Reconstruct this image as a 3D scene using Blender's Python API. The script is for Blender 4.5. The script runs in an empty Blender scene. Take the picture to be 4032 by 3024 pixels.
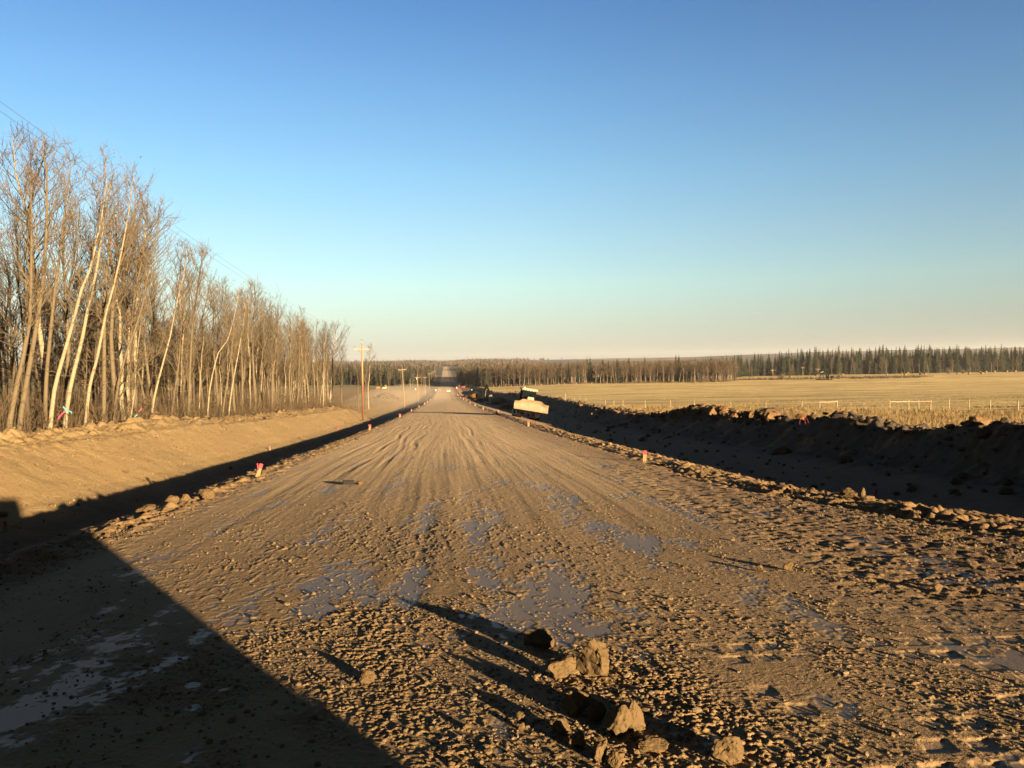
import bpy, math, random
import numpy as np
from mathutils import Vector, Matrix
R_=math.radians
rng=np.random.default_rng(7)
random.seed(7)
scene=bpy.context.scene
COL=scene.collection

# ------------------------------------------------------------------ noise
_p=np.random.default_rng(3).permutation(4096)
PERM=np.concatenate([_p,_p]).astype(np.int32)
_a=np.random.default_rng(4).uniform(0,2*np.pi,4096)
GX,GY=np.cos(_a).astype(np.float32),np.sin(_a).astype(np.float32)
def pn(x,y,seed=0):
    """2-D gradient noise, about -0.7..0.7"""
    x=np.asarray(x,np.float64)+seed*17.31; y=np.asarray(y,np.float64)+seed*5.77
    xi=np.floor(x); yi=np.floor(y)
    fx=(x-xi).astype(np.float32); fy=(y-yi).astype(np.float32)
    xi=xi.astype(np.int64)&4095; yi=yi.astype(np.int64)&4095
    u=fx*fx*fx*(fx*(fx*6-15)+10); v=fy*fy*fy*(fy*(fy*6-15)+10)
    def g(ix,iy,dx,dy):
        h=PERM[PERM[ix&4095]+(iy&4095)]
        return GX[h]*dx+GY[h]*dy
    a=g(xi,yi,fx,fy); b=g(xi+1,yi,fx-1,fy)
    c=g(xi,yi+1,fx,fy-1); d=g(xi+1,yi+1,fx-1,fy-1)
    return (a+(b-a)*u)+((c+(d-c)*u)-(a+(b-a)*u))*v
def fbm(x,y,o=4,seed=0,g=.5):
    s=0; a=1
    for i in range(o):
        s=s+a*pn(x*2**i,y*2**i,seed+i*3); a*=g
    return s
def ss(a,b,x):
    t=np.clip((np.asarray(x,float)-a)/(b-a),0,1); return t*t*(3-2*t)

# ------------------------------------------------------------------ terrain
PY=np.array([-80,0,22.6,55,90,122,156,192,225,260,309,420,560,700,900,1100,2000,3500,6000,9000,20000.])
PZ=np.array([3.5,-.08,-1.15,-2.62,-4.0,-5.17,-6.35,-7.6,-8.55,-9.66,-11.1,-13.0,-14.0,-14.6,-14.9,-14.8,-9,-4,0,5,5])
_ty=np.concatenate([np.arange(-80,1200,4.),np.arange(1200,20001,40.)])
_tz=np.interp(_ty,PY,PZ)
_k=np.hanning(15); _k/=_k.sum()
_tz=np.convolve(np.pad(_tz,7,mode='edge'),_k,'valid')
def zr(Y): return np.interp(Y,_ty,_tz)
HB_Y=[-50,15,21.8,24,26.5,29.4,33,35.3,44,52,62,77,99,130,170,210,260,330,420,480]
HB_H=[.9,.9,.85,.72,.5,.66,1.0,.72,.43,.45,.2,.62,.8,1.2,1.8,2.1,1.7,2.0,2.0,.5]
ANG_U=[-2,-.3,-.08,.14,.3,.45,.7,2]
ANG_A=[.006,.003,.002,.0036,.0042,.0084,.0108,.012]
def ground(X,Y):
    """smooth ground height without the fine relief"""
    X=np.asarray(X,float); Y=np.asarray(Y,float)
    X,Y=np.broadcast_arrays(X,Y)
    w1=.12*pn(Y/5.,X*0,11); w2=.35*pn(Y/7.,X*0,12)
    z=zr(Y)-.012*np.minimum(np.abs(X-.2),7.)
    # left cross-section
    xl=X+w2
    left=np.interp(xl,[-40,-24,-19,-17,-16,-14.2,-11.8,-10.4,-8.4,-7.3,-5.55-.0,-5.1],
                      [.9,.85,.75,.8,.93,.55,-.85,-1.38,-1.42,-1.0,-.06,0])
    far_l=np.interp(xl,[-60,-30,-22,-16,-12.5,-9.5,-8,-5.6,-5.1],[1.3,1.0,.6,-.35,-1.2,-1.42,-1.3,-.06,0])
    bl=ss(118,145,Y)
    end=1-ss(430,560,Y)
    left=left*(1-bl)+far_l*bl
    # right cross-section
    hb=np.interp(Y,HB_Y,HB_H)
    xr=X-.5*w2; xr=xr-2.3*(1-ss(7,18,Y))*(1-ss(9.5,12.5,xr)); xr=xr-2.*ss(75,130,Y)*ss(9.5,13,X)
    t=np.clip((xr-14.0)/(16.0-14.0),0,1); t2=np.clip((18.8-xr)/(18.8-16.6),0,1)
    toe=np.interp(xr,[6.6,7.15,9.3,10.0,14.0,16.0],[0,-.08,-1.12,-1.12,-.45,-.40])
    pad=ss(40,72,Y); toe=toe*(1-pad)+np.interp(xr,[6.6,7.15,10.6,12.,14.,16.],[0,-.06,-.78,-.85,-.5,-.4])*pad
    berm=toe+(hb+.42)*t*t*(3-2*t)
    down=-.25+(hb+.27)*t2*t2*(3-2*t2)
    right=np.where(xr<16.3,berm,down)
    side=np.where(X<0,left,right)*end
    heap=.95*np.exp(-((X-18.0)/1.6)**2)*np.exp(-((Y-55)/11.)**2)*(.75+.5*pn(Y/2.1,X/1.3,13))+.28*np.exp(-((X+15.8)/2.)**2-((Y-47)/7.)**2)
    z=z+side+heap
    rise=2.0*ss(200,500,Y)*ss(12,80,np.abs(X))+.0023*np.clip(X,0,900)*ss(300,600,Y)*(1-ss(900,1600,Y))
    z=z+rise
    z=z+ss(18,45,np.abs(X))*(.25*pn(X/35.,Y/50.,21)+.08*pn(X/9.,Y/12.,22))*(1-ss(600,1000,Y))
    # distant hills
    k=ss(1000,5200,Y)
    ang=np.interp(X/np.maximum(Y,1),ANG_U,ANG_A)
    hill=1.65+ang*np.minimum(Y,5600)+Y*.0011*pn(X/np.maximum(Y,1)*9,Y/2500.,31)
    corridor=1-ss(0.004,.03,np.abs(X)/np.maximum(Y,1))*1.0
    z=z*(1-k*(1-corridor*.3))+hill*k*(1-corridor*.3)
    z=z-np.maximum(Y-6200,0)*.02
    return z

def att(lam,res): return ss(1.6,4.0,lam/res)
SUNAZ=30.0
def fine(X,Y,res):
    """fine relief of the near ground; returns height and a mask of loose dry soil"""
    X=np.asarray(X,float); Y=np.asarray(Y,float)
    h=np.zeros(X.shape); loose=np.zeros(X.shape); damp=np.zeros(X.shape)
    wob=.3*pn(Y/22.,X/6.,5)+.05*pn(Y/6.,X/2.,7)
    Xw=X+wob
    road=ss(-5.2,-4.7,X)*(1-ss(5.0,5.7,X))
    XW=X; X=X-1.7*(1-ss(7,18,Y))*ss(4,6.5,X)
    road=ss(-5.2,-4.7,X)*(1-ss(5.0,5.7,X))
    # long waves and grader lines
    h+=road*.018*pn(X/1.6,Y/4.,1)
    lines=pn(Xw/.20,Y/9.,2)*.5+pn(Xw/.42,Y/14.,3)+.4*pn(Xw/.10,Y/5.,4)*att(.25,res*.3)
    mid=ss(7,16,Y)
    h+=road*(.003+.008*mid)*lines
    # wandering wheel ruts
    for x0,amp,wd,dp,y0,y1 in ((-2.6,.5,.10,.05,16,75),(-2.0,.6,.09,.04,20,80),(-1.3,.45,.11,.05,22,85),(-3.4,.4,.10,.035,14,70),(.9,.3,.10,.03,20,70),(1.35,.35,.09,.035,20,75),(-.35,.25,.16,.02,4,30),(.5,.3,.2,.02,6,35),(2.6,.3,.15,.02,6,40)):
        c=x0+amp*pn(Y/11.,Y*0+x0,6)
        m=ss(y0,y0+6,Y)*(1-ss(y1-20,y1,Y))
        d=np.abs(X-c)/wd
        m=m*ss(-.35,.25,pn(Y/6.,X*0+x0*3,9))*.6
        h-=road*m*dp*np.exp(-d*d)*(.6+.8*pn(X/.5,Y/1.2,8))*.6
        h+=road*m*dp*.25*np.exp(-(d-1.7)**2*2)
    # crumbs of loose soil over a compacted floor
    r=(.26*pn(X/.21,Y/.23,40)*att(.2,res)+.38*pn(X/.10,Y/.11,41)*att(.10,res)+.62*pn(X/.05,Y/.055,42)*att(.05,res)
       +.8*pn(X/.028,Y/.03,43)*att(.028,res)+.62*pn(X/.0165,Y/.0165,44)*att(.0165,res))
    patch=pn(Xw/.75,Y/2.4,51)+.6*pn(Xw/.3,Y/.8,52)+.5*pn(X/.13,Y/.2,53)+.3*pn(X/.05,Y/.07,54)
    boost=np.zeros(X.shape)
    for x0,y0,sx,sy,a in ((.75,6.4,.5,.75,.7),(.35,6.9,.3,.7,.4),(-.35,8.0,.14,2.2,.6),(-.3,11.,.13,2.5,.5),(-2.45,6.0,.20,1.7,.62),(-2.05,5.4,.16,1.0,.5),(-3.0,7.4,.14,1.6,.5),(-1.62,5.35,.07,.10,1.),(-1.42,5.25,.08,.09,1.),(-1.5,4.95,.07,.08,1.),(-1.5,5.0,.22,1.0,.3),(.35,10.5,.22,3.,.5),(1.7,13,.2,4.5,.4),(-1.8,11,.2,3,.35),(2.15,4.6,.14,.45,.8),(1.1,9,.18,2.2,.4),(2.3,9.5,.3,2.4,.3),(-1.2,8.5,.2,2.,.3),(3.,12,.25,3,.3)):
        boost+=a*np.exp(-((X-x0)/sx)**2-((Y-y0)/sy)**2)
    boost-=.55*np.exp(-((X-1.25)/.5)**2-((Y-4.7)/.6)**2)+.45*np.exp(-((X+.15)/.45)**2-((Y-6.7)/.7)**2)+.3*np.exp(-((X+.9)/.5)**2-((Y-5.2)/.7)**2)
    p=ss(-.05,.6,patch+boost-.12)
    thr=.06+.6*p-.3*np.exp(-((X+1.0)/1.2)**2-((Y-5.)/1.6)**2)-.3*np.exp(-((X-1.3)/.6)**2-((Y-4.8)/.8)**2)
    rough=.0105*(1.2-.5*p)*(.25+1.25*ss(-.35,.45,pn(X/1.1,Y/1.6,46)+.4*pn(X/.35,Y/.5,47)))
    cr=np.maximum(r-thr,0)
    near=1-ss(16,45,Y)
    hc=rough*(.55*cr+.45*ss(0,.35,cr)*(.5+cr))
    h+=road*hc*(.25+.75*near)
    r2=.8*pn(XW/.15,Y/.30,34)*att(.30,res)+.9*pn(XW/.07,Y/.17,35)*att(.17,res)+.7*pn(XW/.035,Y/.11,36)*att(.11,res)
    m2=ss(5.5,9,Y)*(1-ss(34,60,Y))*(.35+.65*(1-ss(.2,2.6,X)))*(.45+.8*ss(-.3,.4,pn(X/1.3,Y/3.5,37)))
    c2=np.maximum(r2-.02-.35*p,0)
    h+=road*.0125*m2*c2
    loose=np.maximum(loose,road*ss(.0,.18,cr)); loose=np.maximum(loose,road*m2*ss(0,.25,c2))
    damp=np.maximum(damp,road*ss(.25,.75,p)*(1-ss(.0,.1,cr))*(1-ss(.0,.12,c2*m2))*near)
    # pad-foot roller dents, lower right
    mask=ss(1.35,2.0,X+.25*pn(Y/.8,X/.8,61))*(1-ss(3.9,4.6,X))*(1-ss(5.6,7.2,Y+.5*pn(X/.9,Y,62)))
    u=(X-.05*Y+.05*pn(X/.5,Y/.5,60))/.25; vv=Y/.29+.22*pn(X/.7,Y/.9,58); row=np.floor(vv); v=vv-row
    u=u+.5*(row%2)+.3*pn(row*3.7,X*0,63); ui=np.floor(u); uf=u-ui
    jit=pn(ui*1.7+.31,row*2.3+.17,64); pat=ss(-.12,.22,pn(X/.8,Y/.7,59)+.5*jit)
    ew=.06*pn(X/.05,Y/.05,57)
    dent=ss(.10,.22,uf+ew)*(1-ss(.70,.82,uf+ew))*ss(.12,.26,v+ew)*(1-ss(.68,.84,v+ew))
    dent=dent*mask*pat
    h=h*(1-.25*mask)
    h=h*(1-.6*dent)-dent*.0085*(.6+1.4*np.abs(jit))
    damp=np.maximum(damp,.7*dent*road); loose=loose*(1-.8*dent)
    # tracked ground, right side farther out
    mask=ss(3.2,4.4,X+.4*pn(Y/1.5,X,65))*(1-ss(5.6,6.3,X))*ss(5.5,7.5,Y)*(1-ss(20,28,Y))
    dd=pn(XW/.26,Y/.24,66)+.7*pn(XW/.11,Y/.12,67)*att(.12,res)+.4*pn(XW/.05,Y/.055,68)*att(.05,res)
    h-=mask*.020*ss(.05,.5,dd)*att(.3,res)
    h+=mask*.022*ss(.1,.7,-dd)
    # shoulders: windrows of clods
    lump=np.abs(pn(X/.34,Y/.40,71))*2+.8*np.abs(pn(X/.17,Y/.18,72))*att(.2,res)+.35*pn(X/.07,Y/.08,73)*att(.07,res)
    ls=np.exp(-((X+4.95)/.55)**2)
    h+=ls*(.10*np.maximum(lump-.42,0)+.03*np.maximum(pn(X/.11,Y/.14,70),0))
    lump2=np.abs(pn(XW/.26,Y/.30,74))*2+.8*np.abs(pn(XW/.13,Y/.15,75))*att(.14,res)+.35*pn(XW/.06,Y/.07,76)*att(.06,res)
    wy=.45*pn(Y/3.,X*0,77)
    rs=np.exp(-((X-6.35-wy*.5)/.38)**2)*(.15+1.2*ss(-.25,.35,pn(Y/1.9,X*0,78)))
    h+=rs*(.02+.05*lump2)
    h+=.06*ss(5.3,5.8,X)*(1-ss(7.0,7.6,X))*(lump2-.5)
    h-=.05*np.exp(-((X-5.75-wy*.3)/.12)**2)*ss(.0,.5,pn(Y/2.2,X*0,79)+.25)
    sh=np.maximum(ss(-5.6,-5.3,X)*(1-ss(-4.5,-4.1,X)),ss(5.2,5.8,X)*(1-ss(7.3,8.0,X)))
    loose=np.maximum(loose,sh*.9); damp*=1-sh
    X=XW
    # ditch sides and bank
    L=(1-ss(-5.7,-5.3,X)); Rr=ss(8.0,9.0,X)
    g=.05*fbm(X/.9,Y/1.0,3,81)*1.0+.034*pn(X/.24,Y/.27,82)*att(.25,res)+.020*pn(X/.1,Y/.11,83)*att(.1,res)+.012*pn(X/.05,Y/.055,84)*att(.05,res)
    bank=np.exp(-((X+15.9)/1.5)**2)
    h+=L*g*(1+0*X)
    lumpb=np.abs(fbm(X/.9,Y/1.1,3,85))+.6*np.abs(pn(X/.35,Y/.4,86))*att(.4,res)
    h+=L*bank*(.55*lumpb-.12)+L*ss(-13.4,-11,-np.abs(X+13.2)*1.0-10.2)*0
    # right berm: coarse lumps of topsoil
    X0=X; X=X-2.*ss(75,130,Y)*ss(9.5,13,X)-3.0
    bm=ss(10.2,11.4,X)*(1-ss(15.8,17.5,X))
    lr=np.abs(fbm(X/1.1,Y/1.2,4,91))+.5*np.abs(pn(X/.35,Y/.38,92))*att(.38,res)+.22*np.abs(pn(X/.14,Y/.15,93))*att(.15,res)
    crest=np.exp(-((X-13.2)/1.3)**2)
    big=ss(110,170,Y)
    h+=bm*(.40+.45*crest+.9*big)*(.55*lr-.12)
    h+=Rr*(1-bm)*(1-ss(17,19,X))*(.05*fbm(X/.7,Y/.8,3,95)+.03*pn(X/.2,Y/.22,96)*att(.2,res)+.012*pn(X/.08,Y/.09,97)*att(.09,res))
    X=X0; far=1-ss(23,28,X); farl=ss(-24,-19,X)
    return h*far*farl,np.clip(loose,0,1),np.clip(damp,0,1)

# ------------------------------------------------------------------ mesh helpers
def mesh_np(name,V,F,mats,midx=None,attrs=None,smooth=False):
    """F: int array (n,k) or list of such arrays"""
    Fs=F if isinstance(F,list) else [F]
    me=bpy.data.meshes.new(name)
    V=np.ascontiguousarray(V,np.float32)
    me.vertices.add(len(V)); me.vertices.foreach_set('co',V.ravel())
    loops=np.concatenate([f.ravel() for f in Fs]).astype(np.int32)
    tot=np.concatenate([np.full(len(f),f.shape[1],np.int32) for f in Fs])
    st=np.concatenate([[0],np.cumsum(tot)[:-1]]).astype(np.int32)
    me.loops.add(len(loops)); me.loops.foreach_set('vertex_index',loops)
    me.polygons.add(len(tot)); me.polygons.foreach_set('loop_start',st)
    if midx is not None: me.polygons.foreach_set('material_index',np.ascontiguousarray(midx,np.int32))
    me.polygons.foreach_set('use_smooth',np.full(len(tot),bool(smooth)))
    for m in (mats if isinstance(mats,(list,tuple)) else [mats]): me.materials.append(m)
    for k,a in (attrs or {}).items():
        at=me.attributes.new(k,'FLOAT','POINT'); at.data.foreach_set('value',np.ascontiguousarray(a,np.float32))
    me.update(calc_edges=True)
    return me
def link(name,me,parent=None,loc=None,rot=None):
    o=bpy.data.objects.new(name,me); COL.objects.link(o)
    if parent is not None: o.parent=parent
    if loc is not None: o.location=loc
    if rot is not None: o.rotation_euler=rot
    return o
def tag(o,label=None,cat=None,group=None,kind=None):
    if label: o['label']=label
    if cat: o['category']=cat
    if group: o['group']=group
    if kind: o['kind']=kind
    return o
def empty(name,loc,label,cat,group=None,rot=(0,0,0)):
    o=bpy.data.objects.new(name,None); COL.objects.link(o); o.location=loc; o.rotation_euler=rot
    o.empty_display_size=.2
    return tag(o,label,cat,group)
def copy_tree(o,parent=None):
    c=o.copy(); COL.objects.link(c); c.parent=parent
    for ch in list(o.children): copy_tree(ch,c)
    return c

class MB:
    def __init__(s): s.V=[];s.F={};s.n=0;s.M=[]
    def add(s,V,F,m=0):
        V=np.asarray(V,float); F=np.asarray(F,int)+s.n
        s.V.append(V); s.n+=len(V); s.F.setdefault(F.shape[1],[]).append((F,m))
        return s
    def box(s,c,d,m=0,rot=None,taper=1.0):
        x,y,z=np.array(d)/2.
        v=np.array([[-x,-y,-z],[x,-y,-z],[x,y,-z],[-x,y,-z],[-x*taper,-y*taper,z],[x*taper,-y*taper,z],[x*taper,y*taper,z],[-x*taper,y*taper,z]])
        if rot is not None: v=v@np.array(rot).T
        return s.add(v+np.array(c),[[0,3,2,1],[4,5,6,7],[0,1,5,4],[1,2,6,5],[2,3,7,6],[3,0,4,7]],m)
    def tube(s,P,R,n=6,m=0,cap=True):
        P=np.asarray(P,float); R=np.broadcast_to(np.asarray(R,float),(len(P),))
        T=np.gradient(P,axis=0); T/=np.linalg.norm(T,axis=1)[:,None]+1e-9
        ref=np.array([0,0,1.]) if abs(T[0][2])<.9 else np.array([1.,0,0])
        A=np.cross(T,ref); A/=np.linalg.norm(A,axis=1)[:,None]+1e-9; B=np.cross(T,A)
        a=np.arange(n)*2*np.pi/n
        v=P[:,None,:]+R[:,None,None]*(np.cos(a)[None,:,None]*A[:,None,:]+np.sin(a)[None,:,None]*B[:,None,:])
        k=len(P); i=np.arange(k-1)[:,None]*n; j=np.arange(n)[None,:]; j2=(j+1)%n
        f=np.stack([i+j,i+j2,i+n+j2,i+n+j],-1).reshape(-1,4)
        s.add(v.reshape(-1,3),f,m)
        if cap and n>2:
            base=s.n-k*n
            s.F.setdefault(n,[]).append((np.arange(n)[None,::-1]+base,m))
            s.F.setdefault(n,[]).append((np.arange(n)[None,:]+base+(k-1)*n,m))
        return s
    def cyl(s,a,b,r,r2=None,n=12,m=0): return s.tube([a,b],[r,r if r2 is None else r2],n,m)
    def prism(s,poly,y0,y1,m=0,axis='y'):
        """polygon in (x,z) extruded along y (or (y,z) along x)"""
        P=np.asarray(poly,float); n=len(P)
        def mk(t):
            return np.stack([P[:,0],np.full(n,t),P[:,1]],1) if axis=='y' else np.stack([np.full(n,t),P[:,0],P[:,1]],1)
        v=np.concatenate([mk(y0),mk(y1)])
        j=np.arange(n); f=np.stack([j,(j+1)%n,(j+1)%n+n,j+n],1)
        b=s.n; s.add(v,f,m)
        s.F.setdefault(n,[]).append((np.arange(n)[None,::-1]+b,m)); s.F.setdefault(n,[]).append((np.arange(n)[None,:]+n+b,m))
        return s
    def data(s,name,mats,smooth=False):
        V=np.concatenate(s.V); Fs=[];mi=[]
        for k,L in s.F.items():
            Fs.append(np.concatenate([f for f,_ in L])); mi.append(np.concatenate([np.full(len(f),m) for f,m in L]))
        return mesh_np(name,V,Fs,mats,np.concatenate(mi),None,smooth)
    def build(s,name,mats,parent=None,loc=None,rot=None,smooth=False):
        me=s.data(name,mats,smooth); o=link(name,me,parent,loc,rot)
        return o

# ------------------------------------------------------------------ materials
class NT:
    def __init__(s,name):
        s.m=bpy.data.materials.new(name); s.m.use_nodes=True; s.t=s.m.node_tree; s.t.nodes.clear()
        s.out=s.t.nodes.new('ShaderNodeOutputMaterial'); s.b=s.t.nodes.new('ShaderNodeBsdfPrincipled')
        s.t.links.new(s.b.outputs[0],s.out.inputs[0])
    def n(s,typ,**k):
        d=s.t.nodes.new(typ)
        for a,v in k.items(): setattr(d,a,v)
        return d
    def l(s,a,b): s.t.links.new(a,b)
    def pos(s,obj=False):
        if obj: return s.n('ShaderNodeTexCoord').outputs['Object']
        return s.n('ShaderNodeNewGeometry').outputs['Position']
    def noise(s,scale,detail=3,rough=.55,vec=None,mul=None):
        v=vec if vec is not None else s.pos()
        if mul is not None:
            mp=s.n('ShaderNodeMapping'); mp.inputs['Scale'].default_value=mul; s.l(v,mp.inputs[0]); v=mp.outputs[0]
        t=s.n('ShaderNodeTexNoise'); t.inputs['Scale'].default_value=scale; t.inputs['Detail'].default_value=detail; t.inputs['Roughness'].default_value=rough
        s.l(v,t.inputs['Vector']); return t.outputs['Fac']
    def ramp(s,fac,stops):
        r=s.n('ShaderNodeValToRGB'); e=r.color_ramp.elements
        while len(e)<len(stops): e.new(.5)
        for q,(p,c) in zip(e,stops): q.position=p; q.color=(*c,1) if len(c)==3 else c
        s.l(fac,r.inputs[0]); return r.outputs[0]
    def mix(s,fac,a,b,mode='MIX'):
        x=s.n('ShaderNodeMix',data_type='RGBA',blend_type=mode)
        for i,v in ((6,a),(7,b)):
            if isinstance(v,(tuple,list)): x.inputs[i].default_value=(*v,1)
            else: s.l(v,x.inputs[i])
        if isinstance(fac,(int,float)): x.inputs[0].default_value=fac
        else: s.l(fac,x.inputs[0])
        return x.outputs[2]
    def math(s,op,a,b=0.,c=None):
        x=s.n('ShaderNodeMath',operation=op)
        for i,v in enumerate((a,b) if c is None else (a,b,c)):
            if isinstance(v,(int,float)): x.inputs[i].default_value=v
            else: s.l(v,x.inputs[i])
        return x.outputs[0]
    def attr(s,name):
        return s.n('ShaderNodeAttribute',attribute_name=name).outputs['Fac']
    def bump(s,h,strength=.4,dist=.02):
        b=s.n('ShaderNodeBump'); b.inputs['Strength'].default_value=strength; b.inputs['Distance'].default_value=dist
        s.l(h,b.inputs['Height']); s.l(b.outputs[0],s.b.inputs['Normal'])
    def col(s,c):
        if isinstance(c,(tuple,list)): s.b.inputs['Base Color'].default_value=(*c,1)
        else: s.l(c,s.b.inputs['Base Color'])
    def rough(s,r,spec=.5):
        if isinstance(r,(int,float)): s.b.inputs['Roughness'].default_value=r
        else: s.l(r,s.b.inputs['Roughness'])
        s.b.inputs['Specular IOR Level'].default_value=spec
def simple(name,c,rough=.7,spec=.3,metal=0,var=.25,scale=6,obj=True):
    t=NT(name); n=t.noise(scale,3,.6,t.pos(obj))
    t.col(t.mix(n,tuple(x*(1-var) for x in c),tuple(min(1,x*(1+var)) for x in c))); t.rough(rough,spec); t.b.inputs['Metallic'].default_value=metal
    return t.m

def mat_road():
    t=NT('road_dirt')
    lo=t.attr('loose'); da=t.attr('damp')
    n1=t.noise(.35,4,.6,mul=(1,.35,1)); n2=t.noise(5,4,.65); n3=t.noise(45,3,.7)
    dry=t.mix(n1,(.43,.305,.152),(.49,.355,.184)); dry=t.mix(t.math('MULTIPLY',n2,.6),dry,(.26,.18,.086))
    comp=t.mix(n2,(.41,.295,.155),(.32,.23,.122))
    base=t.mix(lo,comp,dry)
    damp=t.mix(n2,(.30,.245,.17),(.36,.29,.205))
    base=t.mix(t.math('MULTIPLY',da,.85),base,damp)
    peb=t.ramp(n3,[(0.60,(0,0,0)),(.72,(1,1,1))])
    base=t.mix(t.math('MULTIPLY',peb,.25),base,(.42,.33,.23))
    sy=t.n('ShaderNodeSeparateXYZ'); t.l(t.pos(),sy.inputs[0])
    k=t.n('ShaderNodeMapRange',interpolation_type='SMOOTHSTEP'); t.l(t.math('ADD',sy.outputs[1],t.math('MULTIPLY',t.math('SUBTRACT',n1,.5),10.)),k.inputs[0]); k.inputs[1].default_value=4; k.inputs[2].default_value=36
    near_shade=t.mix(1.,base,(.36,.325,.272),'MULTIPLY'); base=t.mix(k.outputs[0],near_shade,base)  # near soil darkened in colour, for small shadows and overbright sunlit crumbs
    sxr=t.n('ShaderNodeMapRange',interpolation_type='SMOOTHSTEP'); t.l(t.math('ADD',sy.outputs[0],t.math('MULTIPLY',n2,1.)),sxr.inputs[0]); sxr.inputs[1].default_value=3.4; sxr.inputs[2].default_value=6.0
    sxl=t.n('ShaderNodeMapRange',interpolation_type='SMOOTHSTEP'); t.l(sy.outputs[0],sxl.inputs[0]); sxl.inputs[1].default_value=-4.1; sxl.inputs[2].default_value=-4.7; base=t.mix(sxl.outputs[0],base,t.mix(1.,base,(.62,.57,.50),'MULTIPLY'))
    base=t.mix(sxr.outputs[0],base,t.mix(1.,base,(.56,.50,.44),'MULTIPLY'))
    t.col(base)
    r=t.math('SUBTRACT',.94,t.math('MULTIPLY',da,.44)); t.rough(r,.36)
    h=t.math('ADD',t.noise(60,3,.7),t.math('MULTIPLY',t.noise(14,4,.7),1.5))
    hs=t.math('MULTIPLY',h,t.math('SUBTRACT',1.0,t.math('MULTIPLY',da,.85)))
    t.bump(hs,.55,.03)
    return t.m
def mat_left():
    t=NT('bank_soil')
    sx=t.n('ShaderNodeSeparateXYZ'); t.l(t.pos(),sx.inputs[0])
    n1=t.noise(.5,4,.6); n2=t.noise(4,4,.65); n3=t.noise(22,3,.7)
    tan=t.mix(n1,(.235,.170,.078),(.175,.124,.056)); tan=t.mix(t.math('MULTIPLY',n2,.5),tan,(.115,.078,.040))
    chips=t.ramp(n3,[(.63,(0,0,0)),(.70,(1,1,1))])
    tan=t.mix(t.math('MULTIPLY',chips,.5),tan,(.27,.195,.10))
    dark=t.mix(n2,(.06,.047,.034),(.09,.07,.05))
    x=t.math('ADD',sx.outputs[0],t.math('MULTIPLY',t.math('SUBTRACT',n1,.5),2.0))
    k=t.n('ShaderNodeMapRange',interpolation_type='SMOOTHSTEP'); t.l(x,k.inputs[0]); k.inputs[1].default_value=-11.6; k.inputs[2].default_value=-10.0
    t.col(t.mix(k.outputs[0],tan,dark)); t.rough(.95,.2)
    t.bump(t.math('ADD',t.noise(9,5,.7),t.math('MULTIPLY',n3,.6)),.9,.09)
    return t.m
def mat_topsoil():
    t=NT('topsoil')
    sx=t.n('ShaderNodeSeparateXYZ'); t.l(t.pos(),sx.inputs[0])
    n1=t.noise(.6,4,.6); n2=t.noise(5,4,.65)
    d=t.mix(n2,(.040,.031,.023),(.066,.050,.036))
    clay=t.ramp(n1,[(.56,(0,0,0)),(.68,(1,1,1))])
    b=t.mix(t.math('MULTIPLY',clay,.55),d,(.20,.125,.065))
    gx=t.math('SUBTRACT',sx.outputs[0],t.math('MULTIPLY',t.math('SMOOTH_MIN',t.math('MAXIMUM',t.math('SUBTRACT',sx.outputs[1],75.),0.),55.,5.),.0364))
    fl=t.n('ShaderNodeMapRange',interpolation_type='SMOOTHSTEP'); t.l(t.math('ADD',gx,t.math('MULTIPLY',t.math('SUBTRACT',n1,.5),3.)),fl.inputs[0]); fl.inputs[1].default_value=14.4; fl.inputs[2].default_value=12.6
    b=t.mix(fl.outputs[0],b,t.mix(n2,(.085,.060,.038),(.12,.086,.054)))
    edge=t.n('ShaderNodeMapRange',interpolation_type='SMOOTHSTEP'); t.l(t.math('ADD',sx.outputs[0],t.math('MULTIPLY',t.math('SUBTRACT',n2,.5),.6)),edge.inputs[0]); edge.inputs[1].default_value=9.6; edge.inputs[2].default_value=8.6
    b=t.mix(edge.outputs[0],b,(.22,.155,.095))
    gr=t.n('ShaderNodeMapRange',interpolation_type='SMOOTHSTEP'); t.l(t.math('ADD',gx,t.math('MULTIPLY',t.math('SUBTRACT',n2,.5),1.5)),gr.inputs[0]); gr.inputs[1].default_value=18.6; gr.inputs[2].default_value=19.8
    b=t.mix(gr.outputs[0],b,(.30,.22,.10))
    t.col(b); t.rough(.95,.2)
    t.bump(t.noise(8,5,.75),.8,.08)
    return t.m
def mat_field():
    t=NT('stubble_field')
    n1=t.noise(.02,4,.6,mul=(.35,1.6,1)); n2=t.noise(.12,5,.65,mul=(.3,1.5,1)); n3=t.noise(1.2,4,.7,mul=(.5,1.5,1))
    c=t.mix(n1,(.52,.40,.175),(.60,.46,.205)); c=t.mix(t.ramp(n2,[(.42,(0,0,0)),(.6,(.8,.8,.8))]),c,(.43,.35,.145))
    c=t.mix(t.ramp(n2,[(.57,(0,0,0)),(.66,(1,1,1))]),c,(.27,.215,.09))
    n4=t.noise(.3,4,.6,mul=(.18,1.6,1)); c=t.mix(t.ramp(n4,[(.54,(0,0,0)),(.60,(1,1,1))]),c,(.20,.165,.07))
    n5=t.noise(.07,5,.7,mul=(.22,1.7,1)); c=t.mix(t.ramp(n5,[(.55,(0,0,0)),(.60,(1,1,1))]),c,(.13,.108,.05)); c=t.mix(t.ramp(n5,[(.36,(.9,.9,.9)),(.42,(0,0,0))]),c,(.66,.52,.25))  # dark streaks of both noises are windrow shadows painted into the colour
    c=t.mix(t.math('MULTIPLY',n3,.5),c,(.42,.31,.13))
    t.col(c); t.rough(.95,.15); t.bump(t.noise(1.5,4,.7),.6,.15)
    return t.m
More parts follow.
